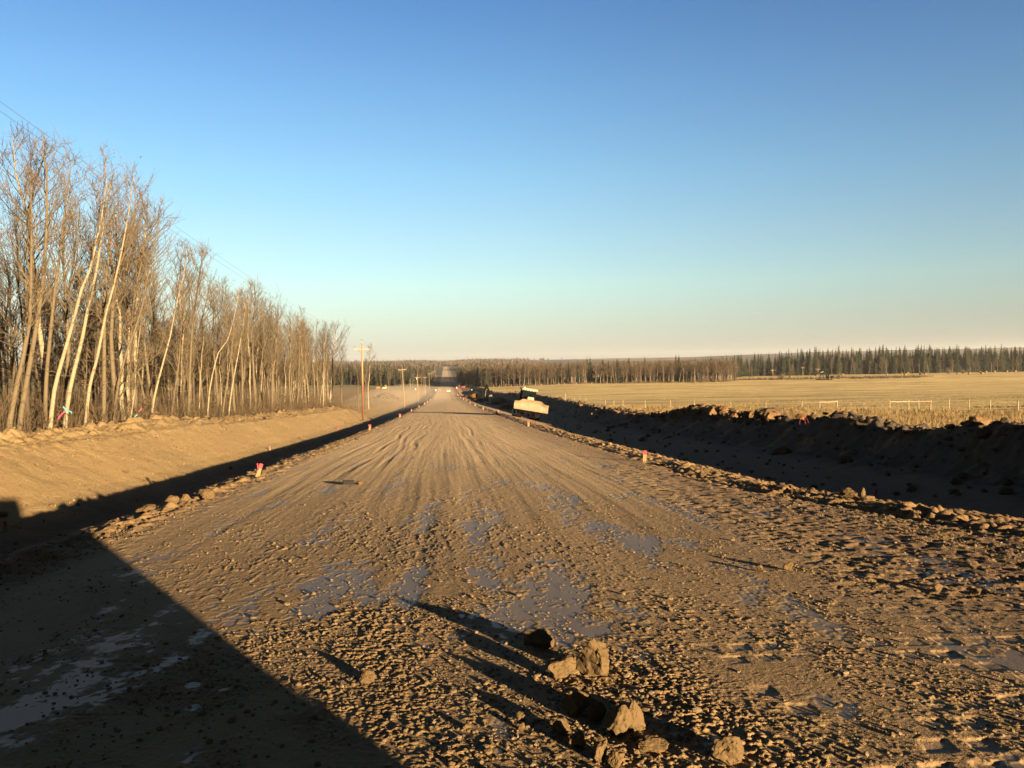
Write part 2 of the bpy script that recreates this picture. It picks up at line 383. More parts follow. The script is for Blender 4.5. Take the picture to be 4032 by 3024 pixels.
def mat_floor():
    t=NT('leaf_litter_ground')
    n1=t.noise(.3,4,.6); n2=t.noise(6,4,.7)
    c=t.mix(n2,(.10,.07,.04),(.20,.14,.075)); c=t.mix(t.math('MULTIPLY',n1,.5),c,(.14,.11,.06))
    sx=t.n('ShaderNodeSeparateXYZ'); t.l(t.pos(),sx.inputs[0])
    k=t.n('ShaderNodeMapRange',interpolation_type='SMOOTHSTEP'); t.l(t.math('ADD',sx.outputs[1],t.math('MULTIPLY',t.math('SUBTRACT',n1,.5),30.)),k.inputs[0]); k.inputs[1].default_value=136; k.inputs[2].default_value=150
    c=t.mix(k.outputs[0],c,t.mix(n1,(.25,.178,.09),(.17,.12,.062)))
    k=t.n('ShaderNodeMapRange',interpolation_type='SMOOTHSTEP'); t.l(t.math('ADD',sx.outputs[1],t.math('MULTIPLY',n1,40.)),k.inputs[0]); k.inputs[1].default_value=470; k.inputs[2].default_value=490
    c=t.mix(k.outputs[0],c,(.15,.14,.065))
    t.col(c); t.rough(.95,.15); t.bump(n2,.6,.06); return t.m
def mat_hills():
    t=NT('hill_land')
    n1=t.noise(.0016,4,.55,mul=(1,.45,1)); n2=t.noise(.012,5,.7,mul=(1,.5,1))
    c=t.mix(n2,(.055,.042,.030),(.105,.078,.050)); c=t.mix(t.ramp(n2,[(.52,(0,0,0)),(.62,(1,1,1))]),c,(.05,.05,.035))
    fld=t.ramp(n1,[(.56,(0,0,0)),(.585,(1,1,1))])
    c=t.mix(fld,c,(.26,.195,.10))
    t.col(c); t.rough(.95,.1); return t.m
M={}
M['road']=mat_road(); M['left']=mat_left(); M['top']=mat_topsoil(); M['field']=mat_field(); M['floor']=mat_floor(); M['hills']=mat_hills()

# ------------------------------------------------------------------ ground sheets
def rows_near():
    y=[3.0]
    while y[-1]<150: y.append(y[-1]+.0068*max(1,(y[-1]/5.)**1.7))
    back=[-70,-40,-20,-12,-8,-5,-3,-1.5,-.5,.4,1.1,1.6,2.0,2.3,2.5,2.7,2.8,2.9,2.95]
    y=np.array(back+y)
    d=np.diff(y); d=np.concatenate([d[:1],d]); d=np.maximum(d,.0068)
    return y,d
YN,DN=rows_near()
yf=[YN[-1]]
while yf[-1]<9500: yf.append(yf[-1]*1.018+.5)
YF=np.array(yf); DF=np.concatenate([[DN[-1]],np.diff(YF)])
def geo(a,b,s,g):
    v=[a]; 
    while v[-1]<b: v.append(v[-1]+s); s*=g
    v[-1]=b; return np.array(v)
XS={'forest_floor':np.concatenate([-geo(19,6000,.35,1.10)[::-1]]),
    'ditch_bank':np.concatenate([np.arange(-19,-5.6,.055),[-5.6]]),
    'gravel_road':np.concatenate([np.arange(-5.6,8.8-.0005,.0070),[8.8]]),
    'ditch':np.concatenate([np.arange(8.8,22.3,.05),[22.3]]),
    'field':geo(22.3,6000,.15,1.045)}
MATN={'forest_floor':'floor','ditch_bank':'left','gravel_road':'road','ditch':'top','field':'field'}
def sheet(name,xs,ys,ds,mat,detail=True):
    X,Y=np.meshgrid(xs,ys); D=np.repeat(ds[:,None],len(xs),1)
    Z=ground(X,Y); at=None
    if detail:
        h,lo,da=fine(X,Y,D); Z=Z+h; at={'loose':lo.ravel(),'damp':da.ravel()}
    nx,ny=len(xs),len(ys)
    i=np.arange(ny-1)[:,None]*nx+np.arange(nx-1)[None,:]
    F=np.stack([i,i+1,i+nx+1,i+nx],-1).reshape(-1,4)
    me=mesh_np(name,np.stack([X,Y,Z],-1).reshape(-1,3),F,mat,None,at,True)
    return tag(link(name,me),kind='structure')
FULL={}
for nm,xs in XS.items():
    st={'gravel_road':16,'ditch_bank':8,'ditch':4}.get(nm,1)
    far=np.unique(np.concatenate([xs[::st],xs[-1:]]))
    cut=1200.
    if nm=='gravel_road':
        c0=YN<=12.5; c1=YN>=YN[c0][-1]-1e-9; mid=np.unique(np.concatenate([xs[::2],xs[-1:]]))
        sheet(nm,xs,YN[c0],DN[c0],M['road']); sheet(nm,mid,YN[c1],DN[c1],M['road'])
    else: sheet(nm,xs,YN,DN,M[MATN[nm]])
    ya=YF[YF<=cut]; da=DF[YF<=cut]; yb=YF[YF>=ya[-1]-1e-6]; db=DF[YF>=ya[-1]-1e-6]
    sheet(nm,far,ya,da,M[MATN[nm]])
    nm2='gravel_road' if nm=='gravel_road' else 'hills'
    sheet(nm2,far,yb,db,M['road' if nm=='gravel_road' else 'hills'])

# ------------------------------------------------------------------ placing helpers
_F=3261.
def _basis():
    y,p,r=R_(4.58),R_(1.45),R_(.8)
    F=np.array([math.sin(y)*math.cos(p),math.cos(y)*math.cos(p),-math.sin(p)])
    R0=np.array([math.cos(y),-math.sin(y),0]); U0=np.cross(R0,F)
    return R0*math.cos(r)-U0*math.sin(r),R0*math.sin(r)+U0*math.cos(r),F
_R,_U,_Fw=_basis()
def ray(px,py): return _Fw+_R*(px-2016)/_F-_U*(py-1512)/_F
def gz(x,y): return float(ground(np.array([x]),np.array([y]))[0])
def gfz(x,y):
    X=np.array([float(x)]);Y=np.array([float(y)])
    return float(ground(X,Y)[0]+fine(X,Y,np.array([.02]))[0][0])
def hit(px,py,y0=2.,y1=1500.,lift=0.):
    """where the line of sight first meets the ground"""
    d=ray(px,py); t=np.geomspace(y0,y1,2500)/d[1]
    z=1.65+d[2]*t; g=ground(d[0]*t,d[1]*t)+lift
    k=np.argmax(z<g)
    if z[k]>=g[k]: k=len(t)-1
    return float(d[0]*t[k]),float(d[1]*t[k])
def onX(px,py,X):
    d=ray(px,py); t=X/d[0]; return np.array([d[0]*t,d[1]*t,1.65+d[2]*t])
def onY(px,py,Y):
    d=ray(px,py); t=Y/d[1]; return np.array([d[0]*t,d[1]*t,1.65+d[2]*t])
ORD="first second third fourth fifth sixth seventh eighth ninth tenth eleventh twelfth thirteenth fourteenth fifteenth sixteenth seventeenth eighteenth nineteenth twentieth".split()

# ------------------------------------------------------------------ materials of things
def mat_bark(pale,name):
    t=NT(name); p=t.pos(True)
    n=t.noise(3,3,.6,p,(1,1,.5)); k=t.noise(9,3,.6,p,(.35,.35,2.2)); b=t.noise(2.2,4,.6,p,(1,1,.35))
    c=t.mix(n,tuple(v*.8 for v in pale),pale)
    c=t.mix(t.ramp(k,[(.60,(0,0,0)),(.68,(1,1,1))]),c,(.03,.023,.016))
    c=t.mix(t.ramp(b,[(.56,(0,0,0)),(.66,(.7,.7,.7))]),c,(.065,.048,.03))
    t.col(c); t.rough(.85,.2); return t.m
M['bark_pale']=mat_bark((.15,.125,.08),'pale_birch_bark'); M['bark']=mat_bark((.070,.055,.033),'aspen_bark'); M['bark_dark']=mat_bark((.040,.031,.020),'weathered_bark')
M['twig']=simple('twig_bark',(.062,.049,.030),.85,.15,0,.3,2); M['twig2']=simple('brown_twig_bark',(.040,.031,.020),.85,.15,0,.3,2)
M['leaf']=simple('dead_leaf',(.085,.038,.016),.8,.2,0,.4,3)
M['brush']=simple('dry_brush',(.05,.037,.022),.9,.1,0,.45,1.2)
M['fartwig']=simple('far_twig',(.052,.039,.026),.9,.1,0,.3,.3); M['fartrunk']=simple('far_trunk',(.105,.086,.058),.9,.1,0,.35,.5); M['hillwood']=simple('hill_wood',(.042,.030,.020),.9,.1,0,.4,.05); M['fartrunk2']=simple('far_dark_trunk',(.06,.045,.03),.9,.1,0,.35,.5)
M['spruce']=simple('spruce_needles',(.0095,.0125,.0065),.85,.15,0,.4,.8); M['spruce2']=simple('spruce_needles_olive',(.017,.019,.009),.85,.15,0,.4,.8)
M['wood']=simple('raw_wood',(.125,.085,.036),.75,.3,0,.15,8); M['pink']=simple('pink_paint',(.17,.010,.018),.55,.4,0,.08,8)
M['magenta']=simple('magenta_paint',(.22,.012,.06),.6,.3,0,.1,8)
M['postwood']=simple('weathered_post',(.17,.135,.085),.85,.2,0,.25,5); M['postdark']=simple('dark_rail',(.15,.115,.08),.85,.2,0,.25,5)
M['polewood']=simple('pole_wood',(.115,.083,.048),.8,.25,0,.2,1.5); M['polered']=None
t=NT('treated_pole'); sx=t.n('ShaderNodeSeparateXYZ'); t.l(t.pos(True),sx.inputs[0])
c=t.ramp(t.math('DIVIDE',sx.outputs[2],10.),[(.0,(.06,.024,.012)),(.45,(.085,.032,.013)),(.56,(.15,.085,.036)),(.75,(.20,.125,.058))]); t.col(t.mix(t.math('MULTIPLY',t.noise(3,4,.7,t.pos(True),(3,3,.3)),.5),c,(.10,.05,.025))); t.rough(.8,.25); M['polered']=t.m
M['wire']=simple('cable',(.05,.05,.05),.5,.4); M['insul']=simple('insulator',(.08,.08,.075),.35,.3)
M['white']=simple('white_paint',(.20,.195,.18),.4,.5,0,.03); M['yellow']=simple('machine_yellow',(.098,.049,.004),.45,.4,0,.12,2); M['black']=simple('black_steel',(.0045,.0043,.004),.8,.02,0,.2,3)
M['glass']=simple('dark_glass',(.003,.0055,.006),.7,.0,0,.1); M['steel']=simple('worn_steel',(.13,.11,.085),.6,.4,.2,.3,3)
M['rubber']=simple('tyre_rubber',(.008,.0078,.0075),.8,.1); M['redlamp']=simple('tail_lamp_red',(.45,.02,.02),.3,.5); M['lamp']=simple('lamp_glass',(.14,.125,.09),.4,.3,0,.03)
M['red']=simple('red_paint',(.075,.008,.008),.55,.3,0,.2); M['skyblue']=simple('teal_tape',(.05,.25,.24),.5,.3,0,.1); M['hotpink']=simple('pink_tape',(.42,.04,.07),.5,.3,0,.1)
M['bale']=simple('hay',(.11,.072,.03),.95,.1,0,.3,3); M['hide_white']=simple('cream_hide',(.25,.21,.15),.9,.1); M['hide_dark']=simple('black_hide',(.035,.03,.028),.9,.1); M['hide_red']=simple('red_brown_hide',(.22,.09,.04),.9,.1)
t=NT('muddy_blade'); n=t.noise(2.2,5,.7,t.pos(True),(1,1,2)); n2=t.noise(9,4,.7,t.pos(True)); c=t.mix(t.ramp(n,[(.42,(0,0,0)),(.56,(1,1,1))]),(.050,.034,.0145),(.019,.0132,.0075)); t.col(t.mix(t.math('MULTIPLY',n2,.5),c,(.36,.27,.17))); t.rough(.75,.3); t.bump(n2,.4,.03); M['blade']=t.m
def mat_clod(name,a,b):
    t=NT(name); n=t.noise(14,5,.7,t.pos(True)); n2=t.noise(60,4,.75,t.pos(True)); t.col(t.mix(n,a,b)); t.rough(.95,.15)
    t.bump(t.math('ADD',n,t.math('MULTIPLY',n2,.5)),.8,.012); return t.m
M['clod']=mat_clod('clod_soil',(.078,.052,.023),(.048,.032,.015)); M['clodd']=mat_clod('dark_clod',(.034,.025,.016),(.066,.047,.028)); M['clay']=mat_clod('clay_lump',(.115,.068,.030),(.07,.043,.021))
M['crumb']=mat_clod('soil_crumb',(.095,.067,.033),(.066,.046,.024))
M['gravel']=simple('gravel_stone',(.09,.07,.045),.9,.2,0,.4,40,False)
M['grass']=simple('dry_grass',(.125,.09,.042),.9,.1,0,.35,.7,False); M['stub']=simple('stubble_grass',(.12,.09,.038),.9,.1,0,.4,.15,False); M['weed']=simple('dark_weed',(.036,.026,.016),.9,.1,0,.3,.4,False)
M['green']=simple('moss_green',(.13,.14,.04),.9,.1)

# ------------------------------------------------------------------ soil clods
from mathutils import noise as mn
def ico(sub):
    import bmesh
    bm=bmesh.new(); bmesh.ops.create_icosphere(bm,subdivisions=sub,radius=1.)
    v=np.array([x.co[:] for x in bm.verts]); f=np.array([[q.index for q in p.verts] for p in bm.faces]); bm.free(); return v,f
ICO={k:ico(k) for k in (1,2,3,4)}
def rock(sub,seed,dim,rough=.16,cuts=9):
    v,f=ICO[sub]; r=np.random.default_rng(seed); v=v.copy()
    for _ in range(cuts):
        n=r.normal(size=3); n/=np.linalg.norm(n); d=r.uniform(.45,.85)
        k=v@n; v-=np.where(k>d,(k-d)*.95,0)[:,None]*n
    o=Vector(r.uniform(-50,50,3)); d=np.zeros(len(v))
    for i,p in enumerate(v):
        p=Vector(p); a=mn.fractal(p*1.7+o,1.0,2.0,3)*rough+.11*mn.noise(p*3.5-o)
        if sub>2:
            a+=.055*(1-3.2*abs(mn.noise(p*4.2+o)))*1.0+.05*mn.noise(p*8.+o)+.038*mn.noise(p*16.-o)+.02*mn.noise(p*30.+o)
        else: a+=.09*mn.noise(p*7+o)
        d[i]=a
    v=v*(1+d)[:,None]
    v*=np.array(dim)/2.
    return v,f
CLODS=[ # px, py(base), width px, height px, material, label
 (2345,2662,160,150,'clod','largest cracked tan soil clod standing upright on the road'),
 (2207,2672,118,78,'clod','squat tan soil clod just left of the largest clod'),
 (2140,2548,125,68,'clod','dark flat soil clod in the shadow behind the largest clod'),
 (2273,2818,100,98,'clod','round split clod at the upper end of the row of clods'),
 (2352,2840,75,75,'clod','shaded clod touching the round split clod'),
 (2440,2905,115,115,'clod','long leaning clod in the middle of the row of clods'),
 (2510,2885,85,135,'clod','tall pitted clod leaning on the long one, right of the row'),
 (2368,3000,66,90,'clod','pointed clod at the near end of the row'),
 (2205,2895,85,62,'clod','low clod in shadow left of the row of clods'),
 (2280,2950,75,58,'clod','dark low clod in shadow left of the pointed clod'),
 (2432,3022,66,62,'clod','crumbly clod at the bottom edge beside the pointed clod'),
 (2885,3008,125,90,'clod','clod lying alone at the bottom right of the clods'),
 (2570,2965,105,42,'clod','thin slab of soil right of the long leaning clod'),
 (2052,2838,34,36,'clod','fist-sized clod left of the row, upper one of a pair'),
 (2050,2878,34,30,'clod','fist-sized clod left of the row, lower one of a pair'),
 (1440,2690,70,38,'clod','single lump of soil left of centre on the lit road'),
 (1838,2878,34,28,'clod','small clod in the lit strip between two long shadows'),
 (3352,1968,64,40,'clod','broad clod on the right road edge beside the magenta stake'),
 (3400,1962,18,42,'clod','thin upright flake of soil left of the magenta stake'),
 (3424,1970,42,22,'clod','low flat clod at the foot of the magenta stake'),
 (678,1992,46,32,'clod','round clod on the left shoulder, middle one of three'),
 (728,1980,42,36,'clod','split clod on the left shoulder of the road'),
 (808,1968,58,40,'clod','largest clod on the left road shoulder'),
 (572,2026,70,26,'clod','low wide clod at the near end of the left shoulder'),
 (3108,2250,44,30,'clod','dark clod on the road right of centre, biggest of its patch'),
 (2992,2252,30,24,'clod','small clod just left of the dark clod on the road'),
 (3850,2345,46,36,'clod','clod near the right picture edge on rough ground'),
 (3700,2330,40,26,'clod','clod on rough ground left of the one by the picture edge'),
 (2700,1815,22,11,'clod','pale lump lying in the shaded right ditch'),
]
for i,(px,py,wp,hp,mt,lab) in enumerate(CLODS):
    x,y=hit(px,py); k=math.hypot(x,y,1.65+.04*y)/_F; w_,h_=wp*k,hp*k
    v,f=rock(4 if wp>40 else 3,100+i,(w_*1.08,w_*.9,h_*1.12))
    v=v-np.array([0,0,v[:,2].min()])
    me=mesh_np('soil_clod',v,f,M[mt],None,None,False)
    o=link('soil_clod',me,None,(x,y+w_*.2,gfz(x,y)-h_*.09),(0,0,rng.uniform(0,6)))
    tag(o,lab,'soil clod','clods of soil on the road')
    o.rotation_euler=(rng.uniform(-.1,.1),rng.uniform(-.1,.1),rng.uniform(-.4,.4))

def scatter(name,sub,n_var,X,Y,S,mat,flat=.7,kind='stuff',label=None,cat=None,sink=.25,midx=None):
    """many small lumps as one mesh"""
    var=[]
    for k in range(n_var):
        v,f=rock(sub,900+k*7+len(name),(1,1,flat),.2,6); var.append((v,f))
    n=len(X); nv=len(var[0][0]); f0=var[0][1]
    Z=ground(X,Y)+fine(X,Y,np.full(n,.02))[0]
    sel=rng.integers(0,n_var,n); an=rng.uniform(0,6.283,n); ca,sa=np.cos(an),np.sin(an)
    B=np.stack([v for v,_ in var])[sel]
    sx=S*rng.uniform(.8,1.25,n)
    P=np.empty_like(B)
    P[:,:,0]=(B[:,:,0]*ca[:,None]-B[:,:,1]*sa[:,None])*sx[:,None]+X[:,None]
    P[:,:,1]=(B[:,:,0]*sa[:,None]+B[:,:,1]*ca[:,None])*S[:,None]+Y[:,None]
    P[:,:,2]=(B[:,:,2]+flat*(.5-sink))*S[:,None]+Z[:,None]
    F=(f0[None]+(np.arange(n)*nv)[:,None,None]).reshape(-1,3)
    mi=None if midx is None else np.repeat(midx,len(f0))
    o=link(name,mesh_np(name,P.reshape(-1,3),F,mat,mi,None,False))
    return tag(o,label,cat,None,kind)
# pebbles and crumbs on the near road
def _cand(n,x0,x1,y0,y1,pw=1.):
    u=rng.uniform(0,1,n); Y=y0*(y1/y0)**u; return rng.uniform(x0,x1,n),Y
X,Y=_cand(120000,-5.2,7.2,3.2,15)
dn=np.exp(-((X-.7)/.6)**2-((Y-4.6)/1.2)**2)*.9+np.exp(-((X+.9)/.9)**2-((Y-5.6)/1.)**2)*.6+np.exp(-((X+.1)/.5)**2-((Y-6.9)/.5)**2)*.8+.50*ss(-.05,.5,pn(X/.6,Y/1.1,201)+.5*pn(X/.2,Y/.3,202))+.7*np.exp(-((X-6.3)/.5)**2)+.35*np.exp(-((X+4.8)/.45)**2)+.04
k=rng.uniform(0,1,len(X))<dn*.6; X,Y=X[k],Y[k]
S=np.exp(rng.normal(math.log(.012),.5,len(X)))*(1+.03*Y)
scatter('gravel',1,8,X,Y,np.clip(S,.006,.06),[M['crumb'],M['gravel']],.7,'stuff','loose crumbs of soil and pebbles strewn over the road','gravel',.3,(rng.uniform(0,1,len(X))<.25).astype(int))
# clods along both shoulders
X=np.concatenate([rng.normal(-4.95,.33,1800),rng.normal(6.3,.6,2200)]); Y=3.5*(70/3.5)**rng.uniform(0,1,4000); X=X+1.7*(1-ss(7,18,Y))*ss(4,6.5,X)
S=np.exp(rng.normal(math.log(.022),.55,4000)*1.0); scatter('loose_dirt',2,6,X,Y,np.clip(S*(1+Y/70),.015,.11),M['clod'],.7,'stuff','windrow of crumbled soil along the road shoulders','loose dirt',.3)
# lumps of topsoil and clay on the right bank
n=2600; X=np.where(rng.uniform(0,1,n)<.5,rng.normal(16.2,.9,n),np.where(rng.uniform(0,1,n)<.55,rng.uniform(13.6,18.8,n),rng.uniform(8.4,14,n))); Y=8*(330/8)**rng.uniform(0,1,n); X=X+2*ss(75,130,Y)
hp_=rng.uniform(0,1,n)<.22; Y=np.where(hp_,rng.normal(56,7,n),Y); X=np.where(hp_,rng.normal(17.7,1.1,n),X)
clay=(np.exp(-((Y-55)/12)**2)*ss(16.2,17.2,X)*.9+.08+.35*np.exp(-((Y-95)/12)**2)*ss(15.2,16,X))>rng.uniform(0,1,n)
S=np.exp(rng.normal(math.log(.13),.5,n))*(1+1.1*np.exp(-((Y-55)/10)**2)*ss(16.2,17.2,X))*(1+Y/260); scatter('loose_soil',2,8,X,Y,np.clip(S,.06,.75),[M['clodd'],M['clay']],.75,'stuff','lumps of dark topsoil and clay heaped along the right bank','soil lumps',.3,clay.astype(int))
n=150; Y=rng.normal(54,9,n); X=rng.normal(17.5,.9,n); S=np.exp(rng.normal(math.log(.5),.45,n))
scatter('clay_lumps',3,7,X,Y,np.clip(S,.2,1.3),[M['clay'],M['clodd']],.75,'stuff','large brown clay lumps piled on the right bank','clay lumps',.35,(rng.uniform(0,1,n)<.25).astype(int))
# lumps on the left bank
n=260; X=np.where(rng.uniform(0,1,n)<.75,rng.normal(-15.8,.7,n),rng.uniform(-17,-6.5,n)); Y=14*(130/14)**rng.uniform(0,1,n)
S=np.exp(rng.normal(math.log(.12),.5,n)); scatter('loose_dirt',2,6,X,Y,np.clip(S,.04,.5),M['clod'],.7,'stuff','loose lumps of soil on the left bank','loose dirt',.35)
# leaf litter chips on the left bank
n=6000; X=-17+7.5*rng.beta(1.1,1.6,n); Y=16*(130/16)**rng.uniform(0,1,n)
def quads(X,Y,Z,S,tilt=.5):
    n=len(X); a=rng.uniform(0,6.283,n); u=np.stack([np.cos(a),np.sin(a),rng.normal(0,tilt,n)],1); v=np.stack([-np.sin(a),np.cos(a),rng.normal(0,tilt,n)],1)
    c=np.stack([X,Y,Z],1); s=S[:,None]; P=np.stack([c-u*s-v*s*.6,c+u*s-v*s*.5,c+u*s*.8+v*s*.6,c-u*s*.9+v*s*.5],1)
    return P.reshape(-1,3),np.arange(4*n).reshape(-1,4)
Z=ground(X,Y)+fine(X,Y,np.full(n,.02))[0]+.03
P,F=quads(X,Y,Z,rng.uniform(.012,.032,n)*(1+Y/150)); tag(link('leaf_litter',mesh_np('leaf_litter',P,F,[M['wood'],M['leaf']],(rng.uniform(0,1,n)<.35).astype(int))),'pale chips of leaf and wood scattered over the left bank','leaf litter',None,'stuff')

# ------------------------------------------------------------------ trees
def curve(p0,d0,L,n,up=0.,wig=.1,r=None):
    P=[np.array(p0,float)]; d=np.array(d0,float); d/=np.linalg.norm(d)
    for i in range(n):
        d=d+np.array([0,0,up/n])+r.normal(0,wig/n**.5,3); d/=np.linalg.norm(d); P.append(P[-1]+d*L/n)
    return np.array(P)
def along(P,t):
    k=t*(len(P)-1); i=min(int(k),len(P)-2); f=k-i; return P[i]*(1-f)+P[i+1]*f,(P[i+1]-P[i])/np.linalg.norm(P[i+1]-P[i])
def branch_set(cb,P,R0,h,r,nb,t0=.3,wide=1.,twigs=3,sec=6,mt=0):
    for b in range(nb):
        t=t0+(1-t0)*((b+r.uniform(0,1))/nb)**.85; t=min(t,.985)
        p,d=along(P,t); az=r.uniform(0,6.283); el=R_(r.uniform(15,52))
        L=h*wide*(.035+.21*math.sin(math.pi*min(1,max(0,(t-t0)/(1-t0)*.82+.17)))**1.2)*r.uniform(.5,1.25)
        if t>.78 and r.uniform()<.35: continue
        if t<t0+.12: L*=.7
        dd=np.array([math.cos(az)*math.cos(el),math.sin(az)*math.cos(el),math.sin(el)])+d*.35
        Q=curve(p,dd,L,5,.75,.22,r); rb=min(.030,.42*R0*(1-t)**.7+.008)
        cb.tube(Q,np.linspace(rb,.006,6),4,mt,False)
        for s in range(sec):
            ts=.22+.76*(s+r.uniform(0,1))/sec; p2,d2=along(Q,min(ts,.99))
            v=r.normal(0,1,3); v-=d2*(v@d2); v/=np.linalg.norm(v); q=curve(p2,d2*.8+v*.75+np.array([0,0,.25]),L*r.uniform(.22,.5)*(1.1-.5*ts),3,.4,.3,r)
            cb.tube(q,[.0095,.008,.007,.005],3,mt,False)
            for w in range(twigs):
                p3,d3=along(q,r.uniform(.15,1)); v=r.normal(0,1,3); e=p3+(d3*.6+v*.5+np.array([0,0,.3]))*r.uniform(.18,.5)
                cb.tube([p3,(p3+e)/2+r.normal(0,.03,3),e],[.0065,.0055,.004],3,mt,False)
def leaves_mb(P,h,r,n):
    X=[];c=0
    pts=[]
    for _ in range(n):
        p,_d=along(P,r.uniform(.45,1)); q=p+r.normal(0,.045*h,3)*np.array([1,1,.5])
        for _ in range(r.integers(3,9)): pts.append(q+r.normal(0,.12,3))
    pts=np.array(pts); return quads(pts[:,0],pts[:,1],pts[:,2],r.uniform(.022,.042,len(pts)),.8)
def make_aspen(name,seed,h,r0,path=None,nb=30,wide=1.,t0=.34,bark='bark',tw='twig',nleaf=10,dead=12,fork=None):
    r=np.random.default_rng(seed)
    root=empty(name,(0,0,0),'bare aspen tree','aspen tree')
    if path is None:
        n=9; P=np.zeros((n,3)); P[:,2]=np.linspace(0,h,n); wx=np.cumsum(r.normal(0,.016*h,(n,2)),axis=0); wx[0]=0; P[:,:2]=wx*np.linspace(.2,1,n)[:,None]
    else: P=np.array(path,float); h=P[-1][2]-P[0][2]
    k=len(P); tt=np.linspace(0,1,k); rad=r0*(1-tt)**.75+.010; rad[0]*=1.12
    tb=MB(); P2=P.copy(); P2[0,2]-=.4; tb.tube(P2,rad,8,0)
    cb=MB(); branch_set(cb,P,r0,h,r,nb,t0,wide)
    for _ in range(dead):
        t=r.uniform(.06,t0+.08); p,d=along(P,t); az=r.uniform(0,6.28); L=r.uniform(.3,1.3)
        Q=curve(p,(math.cos(az),math.sin(az),r.uniform(-.1,.7)),L,3,.2,.4,r); cb.tube(Q,[.011,.009,.007,.005],3,0,False)
        for _ in range(2):
            p3,d3=along(Q,r.uniform(.4,1)); cb.tube([p3,p3+(d3+r.normal(0,.6,3))*r.uniform(.15,.4)],[.006,.004],3,0,False)
    if fork is not None:
        Q=np.array(fork,float); tb.tube(Q,np.linspace(r0*.62,.012,len(Q)),7,0)
        branch_set(cb,Q,r0*.6,np.linalg.norm(Q[-1]-Q[0])*1.1,r,14,.25,.9)
    tb.build('trunk',M[bark],root,smooth=True); cb.build('crown',M[tw],root)
    if nleaf:
        v,f=leaves_mb(P,h,r,nleaf); link('leaves',mesh_np('leaves',v,f,M['leaf']),root)
    return root
def img_path(px,X):
    b=onX(px[0][0],px[0][1],X); Y=b[1]; P=[onY(a,c,Y)-b for a,c in px]; P=np.array(P)
    r=np.random.default_rng(int(px[0][0])); P[1:,1]+=np.cumsum(r.normal(0,.12,len(P)-1)); base=np.array([b[0],b[1],gz(b[0],b[1])])
    P=P+np.array([0,0,b[2]-base[2]-.0]); P=np.vstack([[P[0][0],0,0],P[1:]])
    # densify
    k=np.linspace(0,len(P)-1,2*len(P)+1); i=np.minimum(k.astype(int),len(P)-2); f_=(k-i)[:,None]; Q=P[i]*(1-f_)+P[i+1]*f_
    return base,Q
def Zs(L): return [(x*.4521,1000+y*.4521) for x,y in L]
HERO=[ # path in photo, radius, bark, label, fork
 (Zs([(60,1530),(105,1250),(170,900),(230,500),(260,100),(250,-500),(240,-900)]),.15,'bark','thick pale trunk at the far left edge of the stand',None),
 (Zs([(150,1520),(250,1050),(330,600),(405,100),(440,-400),(425,-900),(370,-1150)]),.145,'bark','tall brown aspen leaning right, near the left picture edge',None),
 (Zs([(385,1495),(400,1000),(430,600),(480,200),(540,-200),(600,-600),(660,-1000)]),.12,'bark','straight pale brown aspen between the tall leaning one and the white birches',None),
 (Zs([(425,1490),(490,1100),(570,760),(640,500),(735,200),(800,0),(880,-400),(950,-750),(935,-1100)]),.12,'bark_pale','white-barked birch leaning right, left one of a leaning pair',None),
 (Zs([(550,1450),(620,1080),(700,700),(765,400),(850,0),(895,-350),(930,-600),(985,-900)]),.125,'bark_pale','white-barked birch leaning right, right one of a leaning pair',None),
 (Zs([(735,1470),(790,1080),(850,870),(905,600),(940,400),(1020,130),(1100,-200),(1190,-600),(1230,-850)]),.105,'bark_pale','slender curved pale birch right of the leaning pair',None),
 (Zs([(905,1485),(912,1000),(920,500),(925,250),(960,-200),(1000,-500)]),.15,'bark','straight thick brown trunk with a broken dark top',None),
 (Zs([(975,1490),(1020,1250),(1050,1070),(1110,800),(1180,600),(1260,350),(1330,20),(1400,-350),(1420,-600)]),.10,'bark','forked aspen with a long bough sweeping right',Zs([(1020,1270),(1120,1130),(1200,1020),(1330,910),(1450,820),(1580,740)])),
 (Zs([(1130,1490),(1155,1300),(1178,1130),(1210,800),(1250,500)]),.055,'bark_pale','thin white sapling in front of the forked aspen',None),
 (Zs([(1310,1400),(1360,1200),(1410,980),(1500,650),(1560,350),(1620,100),(1660,-100)]),.085,'bark_pale','pale leaning aspen at the high point of the bank',None),
 (Zs([(1640,1410),(1650,1050),(1680,600),(1720,300),(1760,50),(1790,-120)]),.115,'bark','straight aspen right of the high point of the bank',None),
 (Zs([(1800,1420),(1835,1100),(1900,820),(2000,680),(2060,450),(2110,150)]),.07,'bark_pale','pale aspen with a crooked upper trunk',None),
 (Zs([(1930,1440),(1975,1100),(2010,850),(2050,500),(2090,250)]),.085,'bark','slim aspen beside the crooked one',None),
 (Zs([(1985,1445),(2030,1100),(2085,800),(2120,550),(2160,300)]),.08,'bark_pale','white speckled birch near the right part of the stand',None),
]
for i,(px,r0,bk,lab,fk) in enumerate(HERO):
    base,P=img_path(px,-16.75-.12*(i%3)); P=P*np.array([.93,1,.92])
    fork=None
    if fk is not None:
        b2,_q=None,None
        Y=base[1]; fork=(np.array([onY(a,c,Y+.0) for a,c in fk])-base)*np.array([.93,1,.92]); fork[:,1]-=np.linspace(0,.9,len(fork))
    o=make_aspen('aspen_tree',300+i,0,r0*.70,P,nb=26 if r0>.08 else 16,wide=.85,t0=.38,bark=bk,nleaf=9,fork=fork); o.location=base
    tag(o,lab,'aspen tree','bare trees of the stand on the left bank')
VAR=[]
